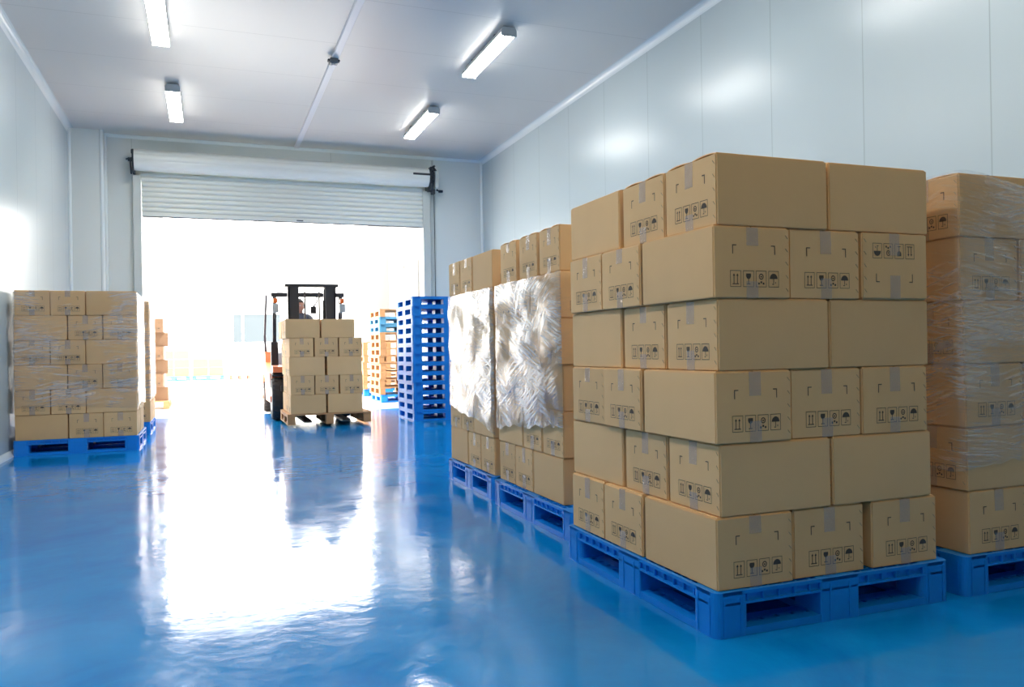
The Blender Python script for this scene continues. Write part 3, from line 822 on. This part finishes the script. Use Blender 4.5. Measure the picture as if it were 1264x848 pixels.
film(RX0+.02, RX0+1.0, RY0+.02, RY0+1.12, zr(1)+.10, zr(6)+.006, M['film_clear'], 'clear film over the wall-side stack next to the unwrapped one',
     lambda x, y: .05*noise.noise(Vector((x*2, y*2, 3.2))) + .01*noise.noise(Vector((x*16, y*9, 1))) + .10*(x-RX0-.3)*.6, 5.2, .005, .008, 60,
     hi=lambda x, y: .035*min(1, max(0, (x-RX0-.1)/.25)))
film(-1.74, -.662, 8.885, 9.86, zr(1)+.06, zr(6)-.01, M['film_thin'], 'thin clear film around the stack across the aisle',
     lambda x, y: .05*noise.noise(Vector((x*2, y*2, 5.2))), 1.2, .0015, .007)
film(-1.74, -.648, 10.57, 11.56, zr(1)+.06, zr(6)-.01, M['film_thin'], 'thin film around the stack peeping out behind the one across the aisle',
     lambda x, y: .05*noise.noise(Vector((x*2, y*2, 8.2))), 6.2, .0015, .007)

# ------------------------------------------------------------------ pallet towers
NTH = ['topmost', 'second', 'third', 'fourth', 'fifth', 'sixth', 'seventh', 'eighth', 'ninth', 'tenth', 'eleventh', 'twelfth', 'thirteenth']
for i in range(13):
    lab = ('blue plastic pallet, topmost of the tall all-blue tower' if i == 0 else 'blue plastic pallet on the floor, lowest of the all-blue tower' if i == 12
           else f'blue plastic pallet, {NTH[i]} from the top of the all-blue tower')
    pallet(2.60+.52+RND.uniform(-.006, .006), 10.56+.50+RND.uniform(-.008, .008), (12-i)*.1302, 1.04, 1.0, .13, M['blue'], lab, 'pallets in the all-blue tower', detail=False)
# mixed tower outside, beyond the doorway
kinds = ['w', 'p', 'p'] + ['w']*8 + ['b']
zt = 0; hgt = .145
for i in range(12):
    z = (11-i)*hgt; k = kinds[i]; x, y = 2.99+.55+RND.uniform(-.012, .012), 14.7+.5+RND.uniform(-.015, .015)
    if k == 'w':
        n_w = i if i == 0 else i-2
        lab = 'wooden pallet, topmost of the mixed wood and blue tower outside' if i == 0 else f'wooden pallet, {NTH[i]} from the top of the mixed tower outside'
        wood_pallet(x, y, z, 1.1, 1.0, hgt-.001, lab, 'pallets in the mixed tower outside', rz=RND.uniform(-.01, .01))
    else:
        lab = f'pale blue pallet, {NTH[i]} from the top of the mixed tower outside' if k == 'p' else 'blue pallet on the ground, lowest of the mixed tower outside'
        pallet(x, y, z, 1.1, 1.0, hgt-.001, M['pale_blue'] if k == 'p' else M['blue'], lab, 'pallets in the mixed tower outside', detail=False)
# lower stack behind it
pallet(3.65, 17.5, 0, 1.1, 1.0, .144, M['blue'], 'blue pallet at the foot of the lower stack behind the mixed tower', 'pallets in the lower stack outside', detail=False)
for i in range(7):
    wood_pallet(3.65+RND.uniform(-.015, .015), 17.5, .145*(i+1), 1.1, 1.0, .144, f'wooden pallet, {NTH[6-i]} from the top of the lower stack behind the mixed tower', 'pallets in the lower stack outside')

# ------------------------------------------------------------------ goods outside
wood_pallet(-1.19, 15.85, 0, 1.1, 1.1, .14, 'wooden pallet just outside the doorway beyond the wrapped stacks')
for i in range(6):
    carton(-.66-.215+RND.uniform(-.01, .01), 15.32+.29, .14+i*.2417, 'y' if i % 2 else 'x', (.43, .30, .24) if i % 2 == 0 else (.55, .30, .24),
           f'carton {["on the wooden pallet", "second from the pallet", "third from the pallet", "fourth from the pallet", "fifth from the pallet", "on the very top"][i]} in the stack just outside the doorway', 'cartons in the stack just outside', 0, 1, board='card_out')
names = ['faint blue pallet far out in the yard nearest the doorway edge', 'faint blue pallet far out in the yard in the middle of three', 'faint blue pallet far out in the yard nearest the forklift']
for i, x in enumerate((-1.45, -.28, .92)):
    wd = 1.1
    if i < 2:
        pallet(x+.3, 31.5, 0, wd, 1.0, .16, M['pale_blue'], names[i], 'faint pallets in the yard', detail=False)
        for r in range(3 if i == 0 else 2):
            for c in range(2):
                carton(x+.3-.26+.53*c, 31.3, .16+r*.31, 'x', (.5, .4, .30), f'pale carton on {"outer" if i == 0 else "middle"} far pallet, {["bottom", "second", "third"][r]} layer, {"doorway" if c == 0 else "forklift"} side', 'washed-out cartons in the yard', 0, 1, board='card_out')
wood_pallet(1.12, 31.6, 0, .72, 1.0, .14, 'low reddish pallet on bright ground far behind the forklift', m=mat('red_brown_wood', (140, 84, 68), rough=.8))

# ground, buildings outside
struct(MB().box(-14, XL-.15, YB, YB+.15, -.1, 7.5).box(XR+.15, 18, YB, YB+.15, -.1, 7.5).box(XL-.15, XR+.15, YB+.02, YB+.15, H+.15, 7.5), 'wall_sky_block', M['plaster'], label='unseen outer face of the warehouse, extended to block sky light')  # unseen facade, made tall and wide to shade goods near the door
struct(MB().box(-40, 50, YB+.15, 90, -.1, -.004), 'ground', M['concrete'], label='bright concrete yard outside')
struct(MB().box(4.32, 4.62, YB+.15, 20.3, -.05, 6.0), 'wall_outside', M['plaster'], label='pale wall beside the yard')
struct(MB().box(3.82, 4.5, 20.0, 20.5, -.05, 6.0, .01), 'wall_outside_pillar', M['plaster'], label='cream pillar at the end of the yard wall')
d2 = MB().box(4.285, 4.33, 16.95, 18.2, 0, 2.86, .005); d2 = struct(d2, 'door_2', mat('grey_door_paint', (150, 146, 142), rough=.6), label='grey door in the pale yard wall')
struct(MB().box(4.28, 4.325, 16.88, 16.95, 0, 2.93).box(4.28, 4.325, 18.2, 18.27, 0, 2.93), 'door_frame', M['plaster'], d2)
struct(MB().box(-1.6, -.83, 18.0, 18.5, -.05, 6.0, .01), 'wall_outside_post', M['plaster'], label='cream pillar outside the near edge of the doorway')
bd = empty('yard_building', (0, 40, 0)); tag(bd, 'washed-out white building far across the yard with grey-blue window', 'building')
MB().box(-18, 26, 0, 6, -.05, 5.5).build('building_wall', mat('white_render', (232, 232, 230), rough=.8), bd)
wn = MB().box(1.18, 3.3, -.02, .02, 1.48, 2.80).build('window', M['pane'], bd)
MB().box(1.54, 1.65, -.04, .0, 1.48, 2.80).build('mullion', M['trim'], wn)
MB().box(1.1, 3.38, -.06, -.0, 1.42, 1.48).box(1.1, 3.38, -.06, 0, 2.80, 2.86).build('window_frame', M['trim'], wn)

# ------------------------------------------------------------------ forklift and its load
FX = 1.40                                        # centre line
fk = empty('forklift', (FX, 12.6, 0)); tag(fk, 'orange forklift coming in through the doorway with a load of cartons', 'forklift')
def fp(mb, name, m, smooth=None, parent=None, label=None):
    o = mb.build(name, m, parent or fk, smooth)
    if parent is None: o.location = (-FX, -12.6, 0)
    if label: o['label'] = label
    return o
M['orange'] = mat('glare_paled_orange', (228, 132, 88), rough=.35, coat=.3)  # orange paled in its colour for the outdoor glare on the body
M['orange_deep'] = mat('deep_orange_paint', (222, 84, 36), rough=.35, coat=.3)
M['hood'] = mat('pale_hood_paint', (222, 220, 218), rough=.4)
M['black'] = mat('black_frame_paint', (44, 44, 48), rough=.45)
M['rubber'] = mat('tyre_rubber', (52, 48, 48), rough=.8, bump=.2, bump_scale=40)
M['seat'] = mat('seat_vinyl', (120, 30, 34), rough=.6)
M['chrome'] = mat('chrome', (190, 190, 192), rough=.25, metal=1)
M['amber'] = mat('amber_lens', (240, 110, 40), rough=.3)
M['glass'] = mat('lamp_glass', (190, 196, 196), rough=.15)
M['steel'] = mat('worn_steel', (96, 94, 92), rough=.4, metal=.7)
HW = .55
# chassis side profile (y, z)
ch = [(12.02, .30), (12.30, .22), (13.25, .22), (13.36, .50), (13.56, .62), (13.80, .60), (14.05, .44), (14.12, .48), (14.14, .80), (14.02, .92), (13.5, .80), (12.95, .66), (12.3, .62), (12.02, .72), (11.90, .78), (11.72, .76), (11.72, .68), (11.96, .66)]
fp(MB().prism(ch, 'x', FX-HW+.01, FX+HW-.01), 'chassis', M['orange'], 30)
# counterweight
cw = [(13.55, .62), (13.80, .58), (14.02, .40), (14.16, .34), (14.22, .50), (14.22, .86), (14.10, .98), (13.9, 1.0), (13.55, .98)]
fp(MB().prism(cw, 'x', FX-HW+.03, FX+HW-.03), 'counterweight', M['orange'], 30)
hd = [(12.72, .60), (13.62, .60), (13.62, 1.02), (13.5, 1.05), (12.85, 1.03), (12.75, .95)]
hood = fp(MB().prism(hd, 'x', FX-.40, FX+.40), 'engine_hood', M['hood'], 30)
fp(MB().box(FX-.405, FX-.40, 12.9, 13.0, .7, .95).box(FX-.405, FX-.40, 13.1, 13.2, .7, .95), 'hood_vent', M['black'], parent=hood).location = (0, 0, 0)
# front fenders over the drive wheels
for s in (-1, 1):
    xo = FX+s*(HW+.0); xi = FX+s*(HW-.22)
    pts_o = [(11.88+.36*math.cos(a_), .31+.38*math.sin(a_)) for a_ in [math.radians(q) for q in range(20, 119, 14)]]
    pts_i = [(11.88+.335*math.cos(a_), .31+.355*math.sin(a_)) for a_ in [math.radians(q) for q in range(118, 19, -14)]]
    fp(MB().prism(pts_o+pts_i, 'x', min(xo, xi), max(xo, xi)), 'fender', M['black'], 30)
    fp(MB().prism([(12.20, .30), (12.36, .30), (12.34, .66), (12.22, .66)], 'x', FX+s*(HW-.06), FX+s*HW), 'body_corner', M['orange_deep'])
    # step beside the cab
    fp(MB().box(min(xo, xi)+.0, max(xo, xi), 12.36, 12.72, .28, .31), 'step_plate', M['black'])
# wheels: tyre, rim, hub
def wheel(x, y, r, w, out, name):
    pr = [(-w/2, r*.62), (-w/2, r*.90), (-w*.36, r*.985), (-w*.15, r), (w*.15, r), (w*.36, r*.985), (w/2, r*.90), (w/2, r*.62)]
    t = MB().lathe(pr, (x, y, r), 'x', 36)
    for k in range(24):
        an = 2*PI*k/24
        for sg in (-1, 1):
            t.obox((x+sg*w*.46, y+r*.93*math.cos(an), r+r*.93*math.sin(an)), (x+sg*.02, y+r*.99*math.cos(an+.05), r+r*.99*math.sin(an+.05)), .03, .02)
    wv = fp(t, name, M['rubber'], 35)
    rm = fp(MB().lathe([(-w*.5-.002, r*.55), (-w*.42, r*.62), (w*.42, r*.62), (w*.5+.002, r*.55)], (x, y, r), 'x', 28), 'rim', M['steel'], 35, parent=wv)
    fp(MB().cyl((x+out*w*.5, y, r), (x+out*(w*.5+.02), y, r), r*.2, r*.14), 'hub', M['orange_deep'], 35, parent=wv)
for s in (-1, 1):
    wheel(FX+s*.455, 11.88, .30, .20, s, 'front_wheel'); wheel(FX+s*.465, 13.72, .245, .16, s, 'rear_wheel')
fp(MB().cyl((FX-.45, 11.88, .30), (FX+.45, 11.88, .30), .05).cyl((FX-.45, 13.72, .245), (FX+.45, 13.72, .245), .04), 'axle', M['steel'])
# floor, dash, seat
fp(MB().box(FX-.5, FX+.5, 12.05, 12.75, .60, .64, .004), 'floor_plate', M['black'])
fp(MB().prism([(12.02, .62), (12.16, .62), (12.22, 1.06), (12.12, 1.10), (12.02, .98)], 'x', FX-.38, FX+.38), 'dashboard', M['black'])
stc = fp(MB().obox((FX, 12.14, 1.04), (FX, 12.34, 1.19), .05, .05, .005), 'steering_column', M['black'])
swb = MB()
wc = Vector((FX, 12.36, 1.21)); ax = Vector((0, .8, .6)).normalized(); e1 = Vector((1, 0, 0)); e2 = ax.cross(e1)
ring = [wc + (e1*math.cos(2*PI*k/20) + e2*math.sin(2*PI*k/20))*.165 for k in range(21)]
swb.tube(ring, .013, 8)
for k in (0, 7, 13): swb.cyl(wc, ring[k], .010, n=8)
swb.cyl(wc-ax*.02, wc+ax*.015, .035)
fp(swb, 'steering_wheel', M['black'], 40, parent=stc)
st_ = fp(MB().box(FX-.24, FX+.24, 12.74, 13.20, 1.02, 1.12, .03, 3), 'seat', M['seat'], 40)
fp(MB().prism([(13.12, 1.10), (13.24, 1.10), (13.34, 1.46), (13.28, 1.50), (13.22, 1.48)], 'x', FX-.22, FX+.22), 'seat_back', M['seat'], parent=st_)
# overhead guard
gl = []
for s in (-1, 1):
    x = FX+s*.475
    gl.append(fp(MB().obox((x, 12.30, .66), (x, 12.08, 1.80), .05, .05, .006), 'front_post', M['black']))
    fp(MB().obox((FX+s*.50, 13.66, .88), (FX+s*.53, 13.45, 1.25), .035, .05, .005).obox((FX+s*.53, 13.45, 1.24), (FX+s*.53, 12.98, 1.87), .03, .045, .004), 'rear_post', M['black'])
    # pipe-like hydraulic tank beside the leg
    fp(MB().box(x-.05, x+.05, 12.18, 12.30, .72, 1.12, .01), 'cowl_side', M['black'])
gm = MB(); gz = 1.845
for s in (-1, 1): gm.obox((FX+s*.50, 12.06, 1.81), (FX+s*.53, 13.0, 1.88), .05, .05, .006)
gm.obox((FX-.52, 12.06, 1.80), (FX+.52, 12.06, 1.80), .085, .06, .006); gm.obox((FX-.55, 13.0, 1.875), (FX+.55, 13.0, 1.875), .03, .05, .004)
for k in range(5): gm.obox((FX-.36+.18*k, 12.06, 1.82), (FX-.36+.18*k, 13.0, 1.89), .025, .035)
fp(gm, 'overhead_guard', M['black'])
# signal lamps on brackets before the guard posts
for s in (-1, 1):
    x = FX+s*.475
    q = fp(MB().obox((x, 11.99, 1.79), (x, 11.99, 1.45), .02, .02).box(x-.03, x+.03, 11.985, 12.09, 1.60, 1.63), 'lamp_bracket', M['black'])
    fp(MB().box(x-.045, x+.045, 11.90, 11.985, 1.535, 1.665, .012, 2), 'headlamp', M['glass'], parent=q, label='grey headlamp')
    fp(MB().box(x-.03, x+.03, 11.92, 11.985, 1.675, 1.745, .012, 2), 'turn_signal', M['amber'], parent=q, label='orange turn signal')
# rear-view mirror hung in the guard
mr_ = fp(MB().tube([(FX+.12, 12.03, 1.77), (FX+.12, 11.98, 1.70), (FX+.06, 11.95, 1.62)], .01).box(FX+.02, FX+.10, 11.93, 11.96, 1.52, 1.63, .008), 'mirror', M['black'])
# mast: outer channels, inner channels, cross plates, lift chains, cylinders
for s in (-1, 1):
    x = FX+s*.245
    mo = MB()
    mo.box(x+s*.065, x+s*.085, 11.56, 11.72, .06, 1.90); mo.box(x+s*.085, x-s*.06, 11.56, 11.575, .06, 1.90); mo.box(x+s*.085, x-s*.06, 11.705, 11.72, .06, 1.90)
    fp(mo, 'mast_outer_rail', M['black'])
    mi = MB(); mi.box(x+s*.05, x-s*.0, 11.585, 11.60, .08, 1.86); mi.box(x+s*.05, x+s*.035, 11.585, 11.695, .08, 1.86); mi.box(x+s*.05, x-s*.0, 11.68, 11.695, .08, 1.86)
    fp(mi, 'mast_inner_rail', M['steel'])
    fp(MB().cyl((x-s*.055, 11.73, .12), (x-s*.055, 11.73, 1.70), .026, n=14), 'lift_cylinder', M['black'])
    fp(MB().cyl((x-s*.055, 11.73, 1.70), (x-s*.055, 11.73, 1.86), .016, n=14), 'lift_rod', M['chrome'])
fp(MB().box(FX-.37, FX+.37, 11.545, 11.735, 1.885, 1.925, .005), 'mast_top_plate', M['black'])
fp(MB().box(FX-.17, FX+.17, 11.70, 11.735, 1.30, 1.36).box(FX-.17, FX+.17, 11.70, 11.735, .55, .61).box(FX-.17, FX+.17, 11.70, 11.735, .10, .18), 'mast_cross_bar', M['black'])
for s in (-1, 1):
    fp(MB().box(FX+s*.10-.012, FX+s*.10+.012, 11.595, 11.603, .3, 1.82), 'lift_chain', M['steel'])
# carriage and forks
fp(MB().box(FX-.45, FX+.45, 11.515, 11.55, .10, .17).box(FX-.45, FX+.45, 11.515, 11.55, .42, .50).box(FX-.3, FX-.24, 11.515, 11.55, .1, .5).box(FX+.24, FX+.3, 11.515, 11.55, .1, .5), 'fork_carriage', M['black'])
for s in (-1, 1):
    x = FX+.03+s*.24
    fp(MB().box(x-.05, x+.05, 11.475, 11.514, .055, .54).prism([(11.514, .058), (11.514, .096), (10.56, .084), (10.44, .070), (10.44, .058)], 'x', x-.05, x+.05), 'fork', M['steel'])

# load
LX0, LY0 = .975, 10.44
wood_pallet(LX0+.49, LY0+.53, .035, 1.06, 1.05, .138, 'wooden pallet carried low on the forks of the forklift')
G = 'cartons on the forklift'; LR = ['bottom row', 'second row up', 'third row up', 'fourth row up', 'top row']
for r in range(5):
    z = .175+r*.2417; R_ = LR[r]; S = "of the forklift's load"
    x = LX0+[.0, .006, -.004, .0, -.045][r]; y0 = LY0+.01
    if r % 2 == 0:
        a, b, h = D(.955); g = .03 if r < 4 else .02
        if r == 4: a *= .96
        d = (a, b, h)
        carton(x+a/2, y0+b/2, z, 'x', d, f'long carton at wheel side, {R_} {S}', G, 0, 1)
        carton(x+a*1.5+g, y0+b/2, z, 'x', d, f'long carton at pallet-tower side, {R_} {S}', G, 0, 1)
        carton(x+a/2, y0+b*1.5+.012, z, 'x', d, f'carton mid wheel side, {R_} {S}', G, 0, 1)
        carton(x+b/2, y0+b*2+a/2+.022, z, 'y', d, f'carton at mast end of wheel side, {R_} {S}', G, 0, 1)
    else:
        a, b, h = d = D(.955); g = .016
        for i, nm in enumerate(('at the wheel side', 'in the middle', 'at the pallet-tower side')):
            carton(x+b/2+i*(b+g), y0+a/2, z, 'y', d, f'carton facing front {nm}, {R_} {S}', G, 0, 1)
        carton(x+a/2, y0+a+b/2+.012, z, 'x', d, f'carton mid wheel side, {R_} {S}', G, 0, 1)
        carton(x+a/2, y0+a+b*1.5+.022, z, 'x', d, f'carton at mast end of wheel side, {R_} {S}', G, 0, 1)
a, b, h = D()

# ------------------------------------------------------------------ driver
def skinned(name, pts, edges, mats, levels=2, pick=None):
    me = bpy.data.meshes.new(name); me.from_pydata([p[:3] for p in pts], edges, [])
    o = bpy.data.objects.new(name, me); COL.objects.link(o)
    sm = o.modifiers.new('skin', 'SKIN'); sm.use_smooth_shade = True
    su = o.modifiers.new('sub', 'SUBSURF'); su.levels = levels; su.render_levels = levels
    if not me.skin_vertices: 
        bpy.context.view_layer.objects.active = o
    for i, p in enumerate(pts):
        sv = me.skin_vertices[0].data[i]; sv.radius = (p[3], p[4] if len(p) > 4 else p[3]); sv.use_root = (i == 0)
    dg = bpy.context.evaluated_depsgraph_get(); dg.update()
    ev = o.evaluated_get(dg); m2 = bpy.data.meshes.new_from_object(ev)
    o.modifiers.clear(); o.data = m2; m2.name = name
    m2.materials.clear()
    for m_ in mats: m2.materials.append(m_)
    for p in m2.polygons:
        p.use_smooth = True
        if pick: p.material_index = pick(p.center)
    return o
M['skin'] = mat('skin', (206, 150, 122), rough=.5)
M['shirt'] = mat('grey_work_shirt', (96, 98, 108), rough=.8)
M['jeans'] = mat('dark_trousers', (48, 54, 70), rough=.85)
M['shoe'] = mat('dark_shoe', (36, 34, 34), rough=.6)
M['hair'] = mat('black_hair', (34, 30, 30), rough=.6)
DXc, DY = 1.37, 12.98
P = [(DXc, DY, 1.20, .125, .11),           # 0 pelvis
     (DXc, DY-.01, 1.34, .125, .095),      # 1 waist  (compact seated driver)
     (DXc, DY-.02, 1.47, .14, .10),        # 2 chest
     (DXc, DY-.02, 1.535, .09, .07),       # 3 upper chest
     (DXc, DY-.03, 1.585, .046),           # 4 neck
     (DXc+.005, DY-.04, 1.64, .05)]        # 5 head root
E_ = [(0, 1), (1, 2), (2, 3), (3, 4), (4, 5)]
def add(p, parent_i): P.append(p); E_.append((parent_i, len(P)-1)); return len(P)-1
hands = []
for s in (-1, 1):
    sh = add((DXc+s*.155, DY-.02, 1.505, .058), 3); el = add((DXc+s*.23, DY-.20, 1.31, .043), sh)
    wr = add((DXc+s*.165, DY-.45, 1.30, .028), el); pm = add((DXc+s*.155, DY-.51, 1.30, .030, .018), wr); hands.append((s, pm))
    hp = add((DXc+s*.09, DY-.07, 1.19, .085), 0); kn = add((DXc+s*.13, DY-.46, 1.17, .058), hp)
    ank = add((DXc+s*.13, DY-.60, .74, .038), kn); toe = add((DXc+s*.14, DY-.76, .69, .034, .026), ank)
for s, pm in hands:
    bx_, by_, bz_ = P[pm][:3]
    for k in range(4):
        o1 = add((bx_+s*(.026-.017*k), by_-.035, bz_+.008, .0095), pm); o2 = add((bx_+s*(.026-.017*k), by_-.062+.004*abs(k-1.3), bz_-.012, .0085), o1); add((bx_+s*(.026-.017*k), by_-.052, bz_-.036, .0075), o2)
    o1 = add((bx_-s*.034, by_-.012, bz_+.004, .010), pm); add((bx_-s*.038, by_-.045, bz_-.008, .0085), o1)
def pick(c):
    if c.z > 1.575 or (c.y < DY-.45 and c.z > 1.22 and abs(c.x-DXc) > .11): return 0
    if c.z > 1.26 and c.y > DY-.47: return 1
    if c.z < .735: return 3
    return 2
drv = skinned('person', P, E_, [M['skin'], M['shirt'], M['jeans'], M['shoe']], 2, pick)
tag(drv, 'person in dark clothes sitting at the wheel of the forklift', 'person')
# head: ellipsoid shaped with brow, nose, chin, ears
hb_ = bmesh.new(); bmesh.ops.create_uvsphere(hb_, u_segments=28, v_segments=20, radius=1.0)
for v in hb_.verts:
    x, y, z = v.co
    jaw = max(0, -z)
    wx = .074*(1-.30*jaw**1.4); wy = .094*(1-.12*jaw)
    v.co = (x*wx, y*wy - .012*jaw, z*.116)
    if y < -.6:
        f = math.exp(-(x/.16)**2)
        v.co.y -= .020*f*math.exp(-((z+.12)/.2)**2)          # nose
        v.co.y -= .006*f*math.exp(-((z+.52)/.10)**2)         # lips
        v.co.y -= .008*math.exp(-(x/.3)**2)*math.exp(-((z+.85)/.15)**2)   # chin
        v.co.y += .010*math.exp(-((abs(x)-.36)/.14)**2)*math.exp(-((z-.02)/.14)**2)  # sockets
q = MB(); q.bm.free(); q.bm = hb_
for s in (-1, 1): q.ball((s*.074, .008, -.005), .03, 8, (.35, .6, 1))
hm = q
HC = Vector((DXc-.01, DY-.055, 1.685))
hd_ = hm.mesh('head', M['skin'], True)
# join the head into the body mesh so the figure stays one mesh
bmj = bmesh.new(); bmj.from_mesh(drv.data); n0 = len(bmj.faces)
bmh = bmesh.new(); bmh.from_mesh(hd_); bmesh.ops.transform(bmh, matrix=Matrix.Translation(HC) @ Matrix.Rotation(.45, 4, 'Z'), verts=bmh.verts[:])
tmp = bpy.data.meshes.new('tmp'); bmh.to_mesh(tmp); bmj.from_mesh(tmp); bmj.to_mesh(drv.data); bmj.free(); bmh.free()
for p in drv.data.polygons: p.use_smooth = True
rotH = Matrix.Translation(HC) @ Matrix.Rotation(.45, 4, 'Z')
hr = bmesh.new(); bmesh.ops.create_uvsphere(hr, u_segments=28, v_segments=20, radius=1.0)
dele = [v for v in hr.verts if not (v.co.z > .42 or (v.co.y > .12 and v.co.z > -.35))]
bmesh.ops.delete(hr, geom=dele, context='VERTS')
for v in hr.verts: v.co = Vector((v.co.x*.082, v.co.y*.102+.002, v.co.z*.124))
bmesh.ops.solidify(hr, geom=hr.faces[:], thickness=.008)
q = MB(); q.bm.free(); q.bm = hr; ho = q.build('hair', M['hair'], drv, True); ho.matrix_local = rotH
for s in (-1, 1):
    e = MB().ball((s*.030, -.083, .004), .010, 8).build('eye', M['duct'], drv, True); e.matrix_local = rotH
    e2 = MB().ball((s*.030, -.0915, .004), .0045, 6).build('pupil', M['hair'], e, True)

# ------------------------------------------------------------------ light
w = bpy.data.worlds.new('sky'); SC.world = w; w.use_nodes = True
bg = w.node_tree.nodes['Background']; bg.inputs['Color'].default_value = (1, .972, .935, 1); bg.inputs['Strength'].default_value = 7.0
SC.view_settings.view_transform = 'Standard'; SC.view_settings.look = 'None'; SC.view_settings.exposure = 1.1; SC.view_settings.gamma = 1.0
SC.view_settings.use_curve_mapping = False
SC.cycles.max_bounces = 10; SC.cycles.diffuse_bounces = 6; SC.cycles.glossy_bounces = 6; SC.cycles.transparent_max_bounces = 12
SC.cycles.sample_clamp_indirect = 6.0
